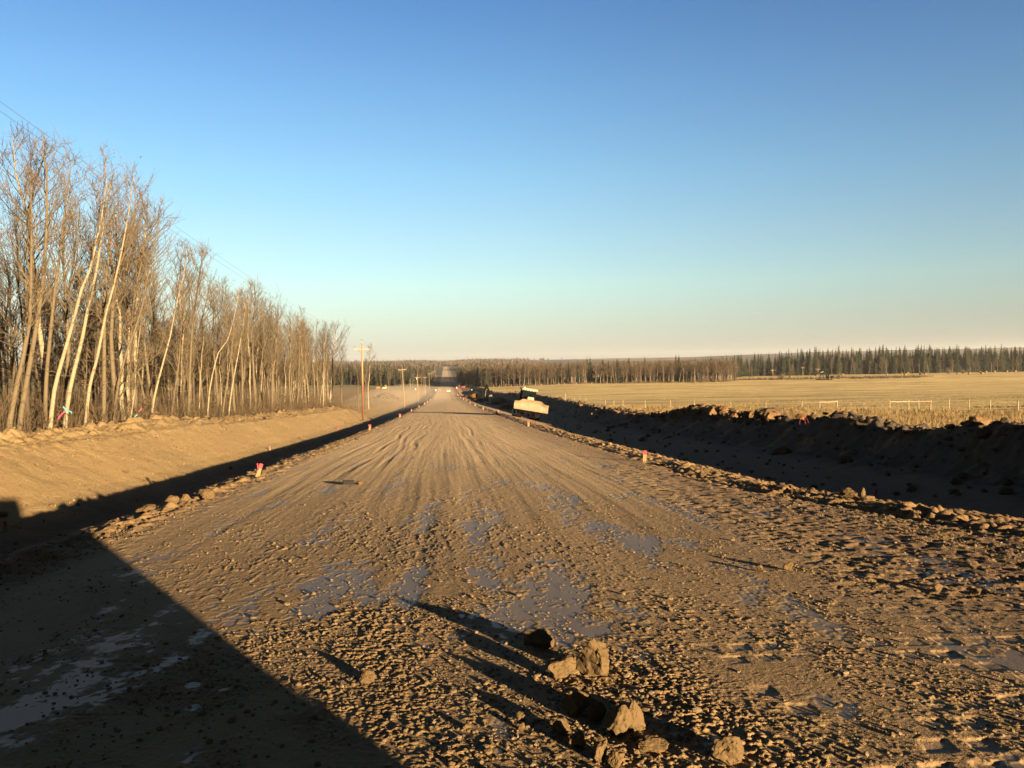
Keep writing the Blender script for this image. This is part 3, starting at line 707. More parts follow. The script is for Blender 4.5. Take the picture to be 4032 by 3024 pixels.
for i in range(9):
    bk=['bark','bark','bark_pale','bark_dark','bark','bark','bark_pale','bark','bark_dark'][i]
    VAR.append((make_aspen('aspen_tree',400+i,rng.uniform(9.6,12.0),rng.uniform(.06,.115),None,nb=30,wide=rng.uniform(.8,1.15),t0=rng.uniform(.28,.42),bark=bk,tw='twig' if i%3 else 'twig2',nleaf=[14,4,8,22,0,10,16,5,9][i]),bk))
SAP=[]
for i in range(3): SAP.append((make_aspen('aspen_tree',450+i,rng.uniform(5.5,8),.045,None,nb=18,wide=1.,t0=.2,bark='bark' if i else 'bark_pale',nleaf=3,dead=6),'bark'))
used={}
NL={'bark':'slender grey-brown bare aspen within the left stand','bark_pale':'slender pale-barked bare birch within the left stand','bark_dark':'dark-barked bare aspen within the left stand'}
def place_tree(src,x,y,label,group,s=1.,lean=0.05,rz=None,z=None):
    o0,_=src
    if id(o0) not in used: used[id(o0)]=1; o=o0
    else: o=copy_tree(o0)
    o.location=(x,y,(gz(x,y) if z is None else z)-.05); o.scale=(s,s,s*rng.uniform(.95,1.05))
    o.rotation_euler=(rng.normal(0,lean),rng.normal(.03,lean),rng.uniform(0,6.283) if rz is None else rz)
    tag(o,label,'aspen tree',group); return o
n=0
cells=[]
for k in range(2600):
    y=22+116*rng.uniform(0,1)**1.15; x=-16.9-18*rng.uniform(0,1)**1.5
    if x<-.60*y-1.5: continue
    if y>128 and x>-19: continue
    if any((x-a)**2+(y-b)**2<(1.25 if x>-20 else 2.2)**2 for a,b in cells): continue
    cells.append((x,y))
    if len(cells)>=205: break
for x,y in cells:
    if rng.uniform()<.16: place_tree(SAP[rng.integers(0,3)],x,y,'thin bare sapling within the left stand','saplings of the left stand',rng.uniform(.8,1.2),.09)
    else:
        v=VAR[rng.integers(0,len(VAR))]; place_tree(v,x,y,NL[v[1]],'bare trees of the stand on the left bank',rng.uniform(.82,1.06)*(1.07-.05*float(ss(50,105,y))),.045)
# the broad tree that closes the stand, and the cluster behind the pole
def solo(seed,px,py,X,h,lab,r0=.14,wide=1.5,nb=40,t0=.3,bk='bark_pale'):
    b=onX(px,py,X); o=make_aspen('aspen_tree',seed,h,r0,None,nb=nb,wide=wide,t0=t0,bark=bk,tw='twig2',nleaf=0); o.location=(b[0],b[1],gz(b[0],b[1])-.05); tag(o,lab,'aspen tree','bare trees of the stand on the left bank'); return o
solo(470,1298,1608,-17.2,12.3,'broad round-crowned aspen with white foot at the end of the stand',.17,1.5,52,.2)
solo(471,1345,1600,-20.,11.5,'second round-crowned aspen behind the broad one',.13,1.35,44,.2,'bark')
solo(472,1452,1600,-15.5,13.0,'slim bare tree just right of the nearest power pole',.12,.8,30,.35)
solo(473,1440,1598,-16.6,10.,'forked bare tree tight behind the nearest power pole',.10,.9,26,.3,'bark')
solo(474,1410,1604,-16.4,9.,'low bare tree left of the nearest power pole',.08,1.,24,.25,'bark')
# brush under the stand
def brush(n,x0,x1,y0,y1,hmin,hmax,name,label,mat):
    X=x0+(x1-x0)*rng.uniform(0,1,n)**1.3; Y=rng.uniform(y0,y1,n); k=X>-.60*Y-2; X,Y=X[k],Y[k]; n=len(X); Z=ground(X,Y)-.1
    H=rng.uniform(hmin,hmax,n)*rng.uniform(.5,1,n); B=np.stack([X,Y,Z],1)
    T=B+np.stack([rng.normal(0,.22,n)*H,rng.normal(0,.22,n)*H,H],1)
    segs=[(B,T,.016,.006)]
    for _ in range(7):
        t=rng.uniform(.2,.95,n)[:,None]; p=B*(1-t)+T*t; e=p+np.stack([rng.normal(0,.3,n),rng.normal(0,.3,n),rng.uniform(.0,.6,n)],1)*(.35*H[:,None]+.2)
        segs.append((p,e,.009,.005))
        t2=rng.uniform(.3,1,n)[:,None]; p2=p*(1-t2)+e*t2; segs.append((p2,p2+np.stack([rng.normal(0,.22,n),rng.normal(0,.22,n),rng.uniform(-.05,.35,n)],1),.006,.004))
    Vs=[];Fs=[];c=0
    for p,e,r0,r1 in segs:
        a=rng.uniform(0,6.28,len(p))
        ring=lambda q,r:np.stack([q+np.stack([np.cos(a+j*2.094)*r,np.sin(a+j*2.094)*r,0*a],1) for j in range(3)],1)
        v=np.concatenate([ring(p,r0),ring(e,r1)],1); m=len(p); b=(np.arange(m)*6)[:,None]+c
        for j in range(3): Fs.append(np.concatenate([b+j,b+(j+1)%3,b+3+(j+1)%3,b+3+j],1))
        Vs.append(v.reshape(-1,3)); c+=m*6
    return tag(link(name,mesh_np(name,np.concatenate(Vs),np.concatenate(Fs),mat)),label,'undergrowth',None,'stuff')
brush(5200,-16.6,-36,20,138,.7,3.2,'undergrowth','tangle of dry twiggy brush between the trunks of the left stand',M['brush'])
brush(1500,-16.3,-18.2,20,140,.3,1.5,'undergrowth','short twiggy brush along the top of the left bank',M['brush'])
brush(500,-17,-40,140,330,.6,2.4,'undergrowth','scattered dry shrubs on the cleared ground left of the road',M['brush'])
# rear of the stand as a mass
def mass(name,label,specs,cat='trees'):
    """specs: list of (prototype arrays list, X,Y,Z,scale)"""
    Vs=[];Fs=[];Ms=[];c=0
    mats=[]
    for protos,X,Y,Z,S in specs:
        sel=rng.integers(0,len(protos),len(X)); an=rng.uniform(0,6.283,len(X))
        for k,(v,f,mi,ml) in enumerate(protos):
            q=np.where(sel==k)[0]
            if not len(q): continue
            ca,sa=np.cos(an[q])[:,None],np.sin(an[q])[:,None]; s=S[q][:,None]
            P=np.stack([(v[None,:,0]*ca-v[None,:,1]*sa)*s+X[q][:,None],(v[None,:,0]*sa+v[None,:,1]*ca)*s+Y[q][:,None],v[None,:,2]*s+Z[q][:,None]],-1)
            Vs.append(P.reshape(-1,3)); Fs.append((f[None]+(np.arange(len(q))*len(v)+c)[:,None,None]).reshape(-1,f.shape[1]))
            idx=[]
            for m_ in ml:
                if m_ not in mats: mats.append(m_)
                idx.append(mats.index(m_))
            Ms.append(np.tile(np.array(idx)[mi],len(q))); c+=len(q)*len(v)
    return tag(link(name,mesh_np(name,np.concatenate(Vs),Fs,mats,np.concatenate(Ms))),label,cat,None,'stuff')
def tri_mesh(mb_list):
    pass
def far_aspen(seed,h=14.,dense=1.):
    """triangle soup (v,f,mi,mats): pale trunk and a twiggy crown"""
    r=np.random.default_rng(seed); V=[];F=[];I=[];c=0
    def stick(a,b,r0,r1,m,n=3):
        nonlocal c
        a=np.array(a,float);b=np.array(b,float)
        an=np.arange(n)*2*np.pi/n; ring=np.stack([np.cos(an),np.sin(an),0*an],1)
        V.extend(a+ring*r0); V.extend(b+ring*r1)
        for j in range(n):
            k=(j+1)%n; F.append((c+j,c+k,c+n+k)); F.append((c+j,c+n+k,c+n+j)); I.extend([m,m])
        c+=2*n
    P=np.zeros((5,3)); P[:,2]=np.linspace(-.5,h,5); P[1:,:2]=np.cumsum(r.normal(0,.22,(4,2)),0)
    R=.15*(1-np.linspace(0,1,5))**.8+.02
    for i in range(4): stick(P[i],P[i+1],R[i],R[i+1],0 if i<3 else 1,4)
    for b in range(int(30*dense)):
        t=r.uniform(.34,.97); p,_d=along(P,t); az=r.uniform(0,6.28); L=h*(.06+.15*math.sin(math.pi*min(1,(t-.3)/.7*.75+.25)))*r.uniform(.6,1.2)
        d=np.array([math.cos(az)*.75,math.sin(az)*.75,.75]); e=p+d*L; stick(p,e,.045,.02,1)
        for _ in range(7):
            q=p+(e-p)*r.uniform(.25,1); dd=d*.5+r.normal(0,.5,3)+np.array([0,0,.5]); l=r.uniform(.6,1.5); w=np.cross(dd,r.normal(0,1,3)); w/=np.linalg.norm(w)+1e-6
            V.extend([q-w*.02,q+w*.06,q+dd*l]); F.append((c,c+1,c+2)); I.append(1); c+=3
    for _ in range(int(16*dense)):   # low brush at the foot
        a=r.uniform(0,6.28); q=np.array([math.cos(a),math.sin(a),0])*r.uniform(.2,1.8); V.extend([q+[-.05,0,0],q+[.06,.02,0],q+np.array([r.normal(0,.3),r.normal(0,.3),r.uniform(.8,2.6)])]); F.append((c,c+1,c+2)); I.append(1); c+=3
    return np.array(V),np.array(F),np.array(I),[M['fartrunk' if seed%3==0 else 'fartrunk2'],M['fartwig']]
def far_spruce(seed,h=18.,mt='spruce',w=.15):
    r=np.random.default_rng(seed); V=[];F=[];I=[];c=0
    nt_=17
    for k in range(nt_):
        z=h*(.08+.90*k/(nt_-1)); R=h*w*(1-z/h)**.85*r.uniform(.8,1.2)+.12; m=8 if k<12 else 5
        for j in range(m):
            if r.uniform()<.08: continue
            a=(j+r.uniform(-.3,.3))*2*np.pi/m+k*.7; Rj=R*r.uniform(.65,1.2); ca,sa=math.cos(a),math.sin(a)
            zi=z+.35+.25*Rj*0; wd=Rj*.42
            V.extend([(0,0,zi+.45),(ca*Rj*.55-sa*wd,sa*Rj*.55+ca*wd,z-.18*Rj),(ca*Rj,sa*Rj,z-.34*Rj+r.normal(0,.1)),(ca*Rj*.55+sa*wd,sa*Rj*.55-ca*wd,z-.18*Rj)])
            F.append((c,c+1,c+2)); F.append((c,c+2,c+3)); I.extend([0,0]); c+=4
    V.extend([(-.12,-.1,-.5),(.12,-.1,-.5),(0,.14,-.5),(0,0,h*.95)])
    for j in range(3): F.append((c+j,c+(j+1)%3,c+3)); I.append(1)
    V.extend([(-.12,0,h*.93),(.12,0,h*.93),(0,0,h*1.03)]); c2=c+4; F.append((c2,c2+1,c2+2)); I.append(0)
    return np.array(V),np.array(F),np.array(I),[M[mt],M['bark_dark']]
FA=[far_aspen(500+i,12.6) for i in range(9)]; FS=[far_spruce(520+i,18,'spruce' if i%3 else 'spruce2',.16+.02*i) for i in range(6)]
FA9=[far_aspen(560+i,12.5,.8) for i in range(3)]
# rear trees of the left stand (behind the individual ones)
n=240; X=-27-26*rng.uniform(0,1,n); Y=rng.uniform(44,170,n); k=X>-.62*Y-2; X,Y=X[k],Y[k]
mass('woodland','rear rows of the bare stand seen between the front trunks',[(FA9,X,Y,ground(X,Y),rng.uniform(.55,.85,len(X)))])
def indiv(protos,pts,name,label,cat,group,smin=.85,smax=1.1):
    ms=[mesh_np(name,v,f,ml,mi) for v,f,mi,ml in protos]
    out=[]
    for x,y,s in pts:
        o=link(name,ms[rng.integers(0,len(ms))],None,(x,y,gz(x,y)-.1),(0,0,rng.uniform(0,6.28))); o.scale=(s*rng.uniform(.85,1.3),)*2+(s,); tag(o,label,cat,group); out.append(o)
    return out
# right woods: front row individual, the rest one mass
edge=np.array([(15,575),(24,545),(40,520),(70,500),(110,492),(150,482),(168,486),(180,505),(190,545)])
ex=np.linspace(0,len(edge)-1,118); ei=np.minimum(ex.astype(int),len(edge)-2); ef=(ex-ei)[:,None]; EP=edge[ei]*(1-ef)+edge[ei+1]*ef
EP=EP+rng.normal(0,1.6,EP.shape)
indiv(FA,[(x,y,rng.uniform(.72,1.06)*(1+.12*float(pn(x/14.,y/14.,333)))) for x,y in EP],'bare_aspen','bare grey-brown aspen in the front row of the woods beyond the field','bare aspen','front row of the woods right of the road')
def inwood(n,depth=170):
    e=rng.uniform(0,len(edge)-1.6,n); i=np.minimum(e.astype(int),len(edge)-2); f_=(e-i)[:,None]; P=edge[i]*(1-f_)+edge[i+1]*f_
    P[:,1]+=4+depth*rng.uniform(0,1,n)**1.4; P[:,0]+=rng.normal(0,3,n); return P
P=inwood(1500); k=(P[:,0]>13); P=P[k]
n=700; Q=np.stack([13.5+70*rng.uniform(0,1,n)**1.3,rng.uniform(560,1010,n)],1)
W=np.concatenate([P,Q]); spr=rng.uniform(0,1,len(W))<np.where((W[:,0]<40)&(W[:,1]>600),.45,.05)
A=W[~spr]; S_=W[spr]
mass('woodland','bare aspen woods with dark spruces right of the road beyond the field',[(FA,A[:,0],A[:,1],ground(A[:,0],A[:,1])-.2,rng.uniform(.72,1.05,len(A))*(1+.15*pn(A[:,0]/14.,A[:,1]/14.,333))),(FS,S_[:,0],S_[:,1],ground(S_[:,0],S_[:,1])-.2,rng.uniform(.55,.85,len(S_)))])
SP=[(2311,1403),(2323,1405),(2375,1414),(2395,1416),(2430,1417),(2476,1406),(2539,1402),(2661,1396),(2673,1396),(2597,1415),(2206,1420),(2000,1425),(1913,1424),(1880,1424),(2060,1426)]
for i,(px,py) in enumerate(SP):
    Yt=rng.uniform(505,540); p=onY(px,py,Yt); h=p[2]-gz(p[0],p[1])
    v,f,mi,ml=FS[i%6]; o=link('spruce_tree',mesh_np('spruce_tree',v,f,ml,mi),None,(p[0],p[1],gz(p[0],p[1])),(0,0,i)); o.scale=(h/18.5*1.5,)*2+(h/18.5,)
    tag(o,'dark spruce poking above the bare aspens, %s from the left'%ORD[sorted(SP).index((px,py))],'spruce tree','spruces rising out of the aspen woods')
# right spruce forest
ex=np.array([185,203,254,318,404,478,560]); ey=np.array([585,600,650,650,650,650,650]); hh=np.array([13,14.5,16,20.5,20,19.5,19.5])
pts=[]
for i in range(150):
    x=rng.uniform(188,540); pts.append((x,np.interp(x,ex,ey)+rng.uniform(4,16),np.interp(x,ex,hh)/18*rng.choice([rng.uniform(.62,.95),rng.uniform(.92,1.22)])))
indiv(FS,pts,'spruce_tree','dark green spruce in the front ranks of the forest beyond the field','spruce tree','spruces of the forest along the far side of the field')
pts=[]
for i in range(62):
    x=rng.uniform(188,530); pts.append((x,np.interp(x,ex,ey)+rng.uniform(-1,6),np.interp(x,ex,hh)/18*rng.uniform(.62,.95)))
indiv(FA,pts,'bare_aspen','pale bare aspen standing before the dark spruce forest','bare aspen','aspens at the foot of the spruce forest')
n=650; x=rng.uniform(186,600,n); y=np.interp(x,ex,ey)+14+70*rng.uniform(0,1,n); s=np.interp(x,ex,hh)/18*rng.uniform(.75,1.15,n)
k=rng.uniform(0,1,n)<.75
mass('woodland','rear ranks of the dark spruce forest beyond the field',[(FS,x[k],y[k],ground(x[k],y[k])-.2,s[k]),(FA,x[~k],y[~k],ground(x[~k],y[~k])-.2,s[~k])])
# left: spruces beyond the left field
pts=[]
for i in range(60): pts.append((rng.uniform(-150,-13),rng.uniform(590,612),rng.uniform(.6,.84)))
indiv(FS,pts,'spruce_tree','dark spruce at the edge of the wood behind the power poles','spruce tree','spruces left of the road behind the power poles')
pts=[(rng.uniform(-110,-14),rng.uniform(560,596),rng.uniform(.65,.9)) for i in range(34)]
indiv(FA,pts,'bare_aspen','pale bare aspen before the spruces behind the power poles','bare aspen','aspens left of the road behind the power poles')
n=800; x=-13.5-190*rng.uniform(0,1,n)**1.5; y=np.where(x>-45,rng.uniform(600,1010,n),rng.uniform(610,760,n)); k=rng.uniform(0,1,n)<.6
mass('woodland','spruce and aspen wood left of the road behind the power poles',[(FS,x[k],y[k],ground(x[k],y[k])-.2,rng.uniform(.55,.85,k.sum())),(FA,x[~k],y[~k],ground(x[~k],y[~k])-.2,rng.uniform(.75,1.,(~k).sum()))])
# distant woods on the hills
def tuft(seed,mt,h,w):
    r=np.random.default_rng(seed); V=[];F=[];c=0
    for j in range(9):
        a=r.uniform(0,6.28); q=np.array([math.cos(a),math.sin(a),0])*r.uniform(0,w); hh_=h*r.uniform(.55,1.1); b=r.uniform(0,3.14); u=np.array([math.cos(b),math.sin(b),0])*w*r.uniform(.2,.42)
        V.extend([q-u,q+u,q+u*.5+[0,0,hh_*.8],q+[0,0,hh_],q-u*.6+[0,0,hh_*.75]]); F.extend([(c,c+1,c+2),(c,c+2,c+4),(c+4,c+2,c+3)]); c+=5
    return np.array(V),np.array(F),np.zeros(len(F),int),[M[mt]]
TB=[tuft(540+i,'hillwood',10,5) for i in range(4)]; TG=[tuft(550+i,'spruce2',13,3.5) for i in range(3)]
n=40000; Yd=1030*(5600/1030)**rng.uniform(0,1,n); U=rng.uniform(-.62,.78,n); Xd=U*Yd
ok=((np.abs(Xd)>20+.003*Yd)|(Yd>2300))&~((Xd>0)&(Xd<85)&(Yd<1450))&(fbm(Xd/420.,Yd/900.,3,301)>-.10+.10*np.exp(-((Yd-3600)/900)**2)); ok&=~((U>-.05)&(rng.uniform(0,1,n)<ss(-.05,.16,U)*1.02)); Xd,Yd=Xd[ok],Yd[ok]
near=Yd<1500
gk=rng.uniform(0,1,len(Xd))<.13; sc=rng.uniform(.7,1.15,len(Xd))*(1+Yd/9000.)
mass('distant_woods','far-off woods covering the hills on the horizon',[(TB,Xd[~gk],Yd[~gk],ground(Xd[~gk],Yd[~gk])-1,sc[~gk]),(TG,Xd[gk],Yd[gk],ground(Xd[gk],Yd[gk])-1,sc[gk])])
# ------------------------------------------------------------------ survey stakes
def stake(px,py,hp,wp,label,tilt=0.,tip='pink',frac=.32,fork=False,y0=None,lath=False):
    x,y=hit(px,py); k=math.hypot(x,y)/_F; h=max(hp*k,.16); w_=max(wp*k,.035)
    r=empty('survey_stake',(x,y,gfz(x,y)-.02),label,'survey stake','survey stakes along the road',(rng.normal(0,.04),tilt,rng.normal(0,.15)))
    b=MB(); b.box((0,0,h*(1-frac)/2-.08),(w_,w_*.45,h*(1-frac)+.16),0); b.build('stake',M['wood'],r)
    t=MB(); t.prism([(-w_/2,h*(1-frac)),(w_/2,h*(1-frac)),(w_/2,h*.985),(w_*.25,h),(-w_*.3,h*.99),(-w_/2,h*.975)],-w_*.23,w_*.23); t.build('painted_tip',M[tip],r)
    if fork:
        f=MB(); f.tube([(-w_*.3,-.02,h*.55),(-w_*1.1,-.03,h*.95)],[w_*.22,w_*.25],5); f.build('leaning_peg',M[tip],r)
    return r
RS=[(2537,1817,50,13),(2081,1678,25,7),(1956,1633,17,5.5),(1903,1612,10,4.5),(1871,1598,9,4),(1851,1589,8,3.6),(1836,1580,7,3.4),(1825,1574,6,3.2),(1814,1567,6,3),(1807,1562,5,3),(1802,1557,5,3)]
for i,(a,b,h,w_) in enumerate(RS): stake(a,b,h,w_,'pink-topped stake on the right road edge, %s from the viewer'%ORD[i],rng.normal(0,.05))
LS=[(1012,1882,58,13,True),(1455,1695,21,7,True),(1574,1643,14,5.5,True),(1620,1620,10,4.5,False),(1650,1604,8,4,False),(1672,1593,7,3.6,False),(1683,1584,6,3.4,False),(1694,1577,6,3,False)]
for i,(a,b,h,w_,f) in enumerate(LS): stake(a,b,h,w_,'pink-topped stake on the left road edge, %s from the viewer'%ORD[i],.30 if i==0 else .18 if f else .05,fork=f)
stake(1063,1776,17,6,'small pink-tipped peg in the shaded left ditch',0,'pink',.5)
stake(1332,1690,12,5,'tiny pink-tipped peg in the shadow near the power pole foot',0,'pink',.5)
stake(24,2098,41,10,'pink and white stake in deep shade at the left picture edge',-.06,'pink',.5)
stake(3449,1952,24,9,'magenta-painted stake on the right road edge among clods',0,'magenta',.9)
stake(2460,1740,20,5.5,'pink-topped stake down in the shaded right ditch',0,'pink',.5)
stake(2192,1671,14,5,'pink-topped stake right of the bulldozer',0,'pink',.4)
stake(1962,1624,10,4.5,'small pink-topped stake left of the bulldozer blade',0,'pink',.4)
stake(2007,1617,8,4,'pale stake beside the bulldozer track',0,'wood',.4)
# tall lath with dark foot
def lath(px,py,hp,label,mid=.6):
    x,y=hit(px,py); h=hp*math.hypot(x,y)/_F
    r=empty('survey_lath',(x,y,gfz(x,y)-.02),label,'survey lath','survey stakes along the road',(0,.12,0)); b=MB(); b.box((0,0,h*.25),(.05,.03,h*.5)); b.build('lath_foot',M['postdark'],r)
    b=MB(); b.box((0,0,h*.75),(.11,.03,h*.5),0,None,.8); b.build('lath_top',M['wood'],r)
lath(2327,1664,38,'tall lath standing in the shaded ditch right of the bulldozer')
lath(1920,1587,14,'grey lath standing before the excavator')

# ------------------------------------------------------------------ power poles and wires
def pole(x,y,h,label,group,mat='polewood',lean=0.,arm=2.15,xf=False,zb=None,r0=.15,pin=True):
    z=gz(x,y) if zb is None else zb
    r=empty('power_pole',(x,y,z),label,'power pole',group,(0,lean,0))
    b=MB(); b.tube([(0,0,-.3),(0,0,h*.5),(0,0,h)],[r0,r0*.85,r0*.68],12); b.build('pole',M[mat],r,smooth=True)
    if arm:
        b=MB(); b.box((0,-.16,h-.85),(arm,.10,.13)); b.build('crossarm',M['postwood'],r)
        b=MB(); b.tube([(-.62,-.14,h-.85),(0,-.12,h-1.45)],[.022,.022],5); b.tube([(.62,-.14,h-.85),(0,-.12,h-1.45)],[.022,.022],5); b.build('brace',M['steel'],r)
        for s in (-.93,.93):
            b=MB(); b.tube([(s*arm/2,-.16,h-.80),(s*arm/2,-.16,h-.66),(s*arm/2,-.16,h-.62),(s*arm/2,-.16,h-.52),(s*arm/2,-.16,h-.47)],[.02,.02,.07,.085,.04],8); b.build('insulator',M['insul'],r)
    if pin:
        b=MB(); b.tube([(0,0,h-.02),(0,0,h+.32),(0,0,h+.36),(0,0,h+.46),(0,0,h+.52)],[.035,.03,.07,.085,.04],8); b.build('top_pin',M['insul'],r)
    if xf:
        b=MB(); b.cyl((-.42,-.05,h-2.9),(-.42,-.05,h-1.9),.27,None,14); b.cyl((-.42,-.05,h-1.9),(-.42,-.05,h-1.7),.12,.08,8); b.build('transformer',M['white'],r)
    return r
LP=[(-11.3,4.5,10.9),(-11.4,115,10.7),(-11.0,222,11.0),(-10.6,322,10.2),(-10.6,430,10.2),(-10.6,540,10.2),(-10.6,640,10.),(-10.6,745,10.5),(-10.6,850,10.5)]
PL=['outermost pole beyond the left picture edge, behind the viewer','nearest power pole left of the road, reddish lower half','leaning second power pole left of the road']+['%s power pole of the line left of the road'%ORD[i] for i in range(2,8)]
TOPS=[]
for i,(x,y,h) in enumerate(LP):
    ln=(0,.003,-.045,-.02,0,0,0,0,0)[i]
    pole(x,y,h,PL[i],'power poles along the left side of the road','polered' if i==1 else 'polewood',ln)
    z=gz(x,y); sx_=math.sin(ln)
    TOPS.append([(x-1.0+sx_*h,y-.16,z+h-.45),(x+sx_*h,y,z+h+.52),(x+1.0+sx_*h,y-.16,z+h-.45)])
for c in range(3):
    b=MB()
    for a_,b_ in zip(TOPS[:-1],TOPS[1:]):
        p,q=np.array(a_[c]),np.array(b_[c]); t=np.linspace(0,1,17)[:,None]; L=p*(1-t)+q*t; L[:,2]-=(4*t*(1-t)).ravel()*1.15
        b.tube(L,[.0055]*17,4,0,False)
    tag(b.build('power_wire',M['wire']),['left conductor of the power line beside the road','topmost conductor of the power line beside the road','right conductor of the power line beside the road'][c],'power wire','conductors of the power line')
def pole_img(px,pt,pb,Y,label,group,**k):
    p=onY(px,pb,Y); x=p[0]; z=gz(x,Y); h=onY(px,pt,Y)[2]-z
    return pole(x,Y,h,label,group,zb=z,**k)
g='power poles of the side line left of the road'
pole_img(1615,1491,1528,520,'short bare pole standing alone left of the road line',g,arm=0,pin=False,r0=.17)
pole_img(1643,1477,1522,560,'pole with a white transformer left of the road line',g,arm=0,xf=True,pin=False)
pole_img(1660,1478,1520,600,'thin pale pole just right of the transformer pole',g,arm=0,pin=False)
g='power poles across the field'
pole_img(2828,1447,1503,500,'field pole with a white transformer at the corner of the woods',g,arm=0,xf=True,pin=False,r0=.17)
pole_img(2872,1459,1505,515,'bright bare pole without a crossarm in the field',g,arm=0,pin=False,r0=.22)
pole_img(2890,1458,1505,530,'slim pole with a narrow crossarm in the field',g,arm=1.6)
pole_img(3043,1453,1508,520,'field pole with a white crossarm left of the pumpjack',g,arm=3.)
pole_img(3161,1443,1508,510,'tall field pole close to the left of the pumpjack',g,arm=2.4)
pole_img(3221,1449,1500,540,'pole with a bright wide crossarm behind the pumpjack',g,arm=3.3)
pole_img(3904,1428,1470,600,'bare pole among hay bales at the far right of the field',g,arm=0,pin=False)

# ------------------------------------------------------------------ fences
def fence(name,label,posts,rails,wire=True,mat='postwood',hp=1.15,wp=.11):
    P=[]; 
    for px,py in posts:
        x,y=hit(px,py,y0=62.,lift=.1); P.append((x,y,gz(x,y)))
    r=empty(name,P[0],label,'fence','field fences'); o=np.array(P[0])
    for p in P:
        b=MB(); q=np.array(p)-o; hh_=hp*rng.uniform(.92,1.08); b.tube([q-[0,0,.3],q+[rng.normal(0,.03),rng.normal(0,.03),hh_]],[wp*.5,wp*.48],8); b.build('post',M[mat],r)
    for i,j,mt in rails:
        a,c=np.array(P[i])-o,np.array(P[j])-o; d=c-a; d/=np.linalg.norm(d); b=MB()
        b.tube([a+[0,-.07,hp*.86],(a+c)/2+[0,-.07,hp*.84],c+[0,-.07,hp*.88]],[.055,.05,.05],6); b.build('rail',M[mt],r)
    if wire:
        b=MB()
        for z in (.35,.7,1.0):
            b.tube([np.array(p)-o+[0,0,z*hp] for p in P],[.006]*len(P),3,0,False)
        b.build('fence_wire',M['wire'],r)
    return r
fence('wooden_fence','post fence with a sagging top rail at the right edge of the field',[(3504,1613),(3578,1612),(3618,1610),(3663,1611),(3736,1606),(3816,1612),(3900,1614),(4010,1620),(4140,1624)],[(0,1,'postwood'),(1,3,'postdark')])
fence('wooden_fence','short rail panel between three posts in the long grass',[(3156,1614),(3228,1613),(3297,1611)],[(0,1,'postwood'),(1,2,'postwood')],wire=False)
fence('wire_fence','thin wire fence behind the clay heap, running off towards the bulldozer',[(3015,1614),(2878,1612),(2735,1608),(2640,1604),(2541,1604),(2453,1601),(2417,1597),(2383,1596),(2307,1583),(2285,1581),(2262,1579),(2226,1577)],[],wp=.09)
fence('wire_fence','low fence line along the foot of the bare aspen woods',[(1943,1523),(1967,1523),(1990,1522),(2013,1521),(2036,1520),(2062,1519.5),(2108,1518.5),(2132,1518),(2200,1515),(2224,1514),(2270,1513),(2330,1511),(2390,1510)],[],wp=.22,hp=1.3)
for px,py,lab in ((3350,1618,'thin fence stake in the long grass, left of two'),(3400,1616,'thin fence stake in the long grass, right of two')):
    x,y=hit(px,py); b=MB(); b.tube([(0,0,-.2),(.03,0,.95)],[.03,.028],6); o=b.build('fence_stake',M['postdark'],None,(x,y,gz(x,y))); tag(o,lab,'fence stake','thin stakes between the fence panels')

# ------------------------------------------------------------------ bulldozer (front faces -Y locally)
def rotm(ax,a): return np.array(Matrix.Rotation(a,3,ax))
def rrect(L,H,r,n=6):
    P=[]
    for cx_,cz_,a0 in ((L/2-r,H-r,0),(-L/2+r,H-r,90),(-L/2+r,r,180),(L/2-r,r,270)):
        for k in range(n+1):
            a=R_(a0+90*k/n); P.append((cx_+r*math.cos(a),cz_+r*math.sin(a)))
    return P
def track(root,x,L,H,w_,name='track'):
    b=MB(); P=rrect(L,H,H*.48); b.prism(P,x-w_/2,x+w_/2,0,'x')
    m=len(P)
    per=np.array(P+[P[0]]); seg=np.linalg.norm(np.diff(per,axis=0),axis=1); tot=seg.sum(); cum=np.concatenate([[0],np.cumsum(seg)])
    for k in range(26):
        s=tot*k/26; i=np.searchsorted(cum,s,side='right')-1; f=(s-cum[i])/max(seg[i],1e-6); p=per[i]*(1-f)+per[i+1]*f
        t=(per[i+1]-per[i])/max(seg[i],1e-6); a=math.atan2(t[1],t[0]); nrm=np.array([t[1],-t[0]])
        c=p+nrm*.035; b.box((x,c[0],c[1]),(w_*1.02,.035,.09),0,rotm('X',a))
    o=b.build(name,M['black'],root)
    b=MB()
    for yy,rr in ((-L/2+H*.5,H*.36),(L/2-H*.5,H*.36)): b.cyl((x-w_*.53,yy,H*.5),(x+w_*.53,yy,H*.5),rr,None,14)
    for k in range(4): yy=-L*.25+L*.5*k/3; b.cyl((x-w_*.53,yy,H*.24),(x+w_*.53,yy,H*.24),H*.16,None,10)
    b.build('track_wheel',M['steel'],o)
bx,by=hit(2060,1650); bx,by=8.75,91.5
dz=empty('bulldozer',(bx,by,gz(bx,by)+.06),'yellow bulldozer with wide muddy blade tilted on the right shoulder','bulldozer',None,(0,R_(10.5),R_(6)))
for s in (-1.02,1.02): track(dz,s,2.95,.92,.56)
b=MB(); b.box((0,.1,.75),(1.45,2.5,.5)); b.box((0,-.55,1.22),(.95,1.35,.55)); b.build('body',M['yellow'],dz)
b=MB(); b.prism([(-.42,1.42),(.42,1.42),(.34,2.36),(-.34,2.36)],-1.28,-.12); b.build('engine_hood',M['yellow'],dz)
b=MB(); b.box((0,-1.30,1.25),(.7,.04,.7)); b.build('grille',M['black'],dz)
b=MB(); b.cyl((.30,-.55,2.3),(.30,-.55,2.75),.06,None,10); b.build('exhaust_pipe',M['black'],dz)
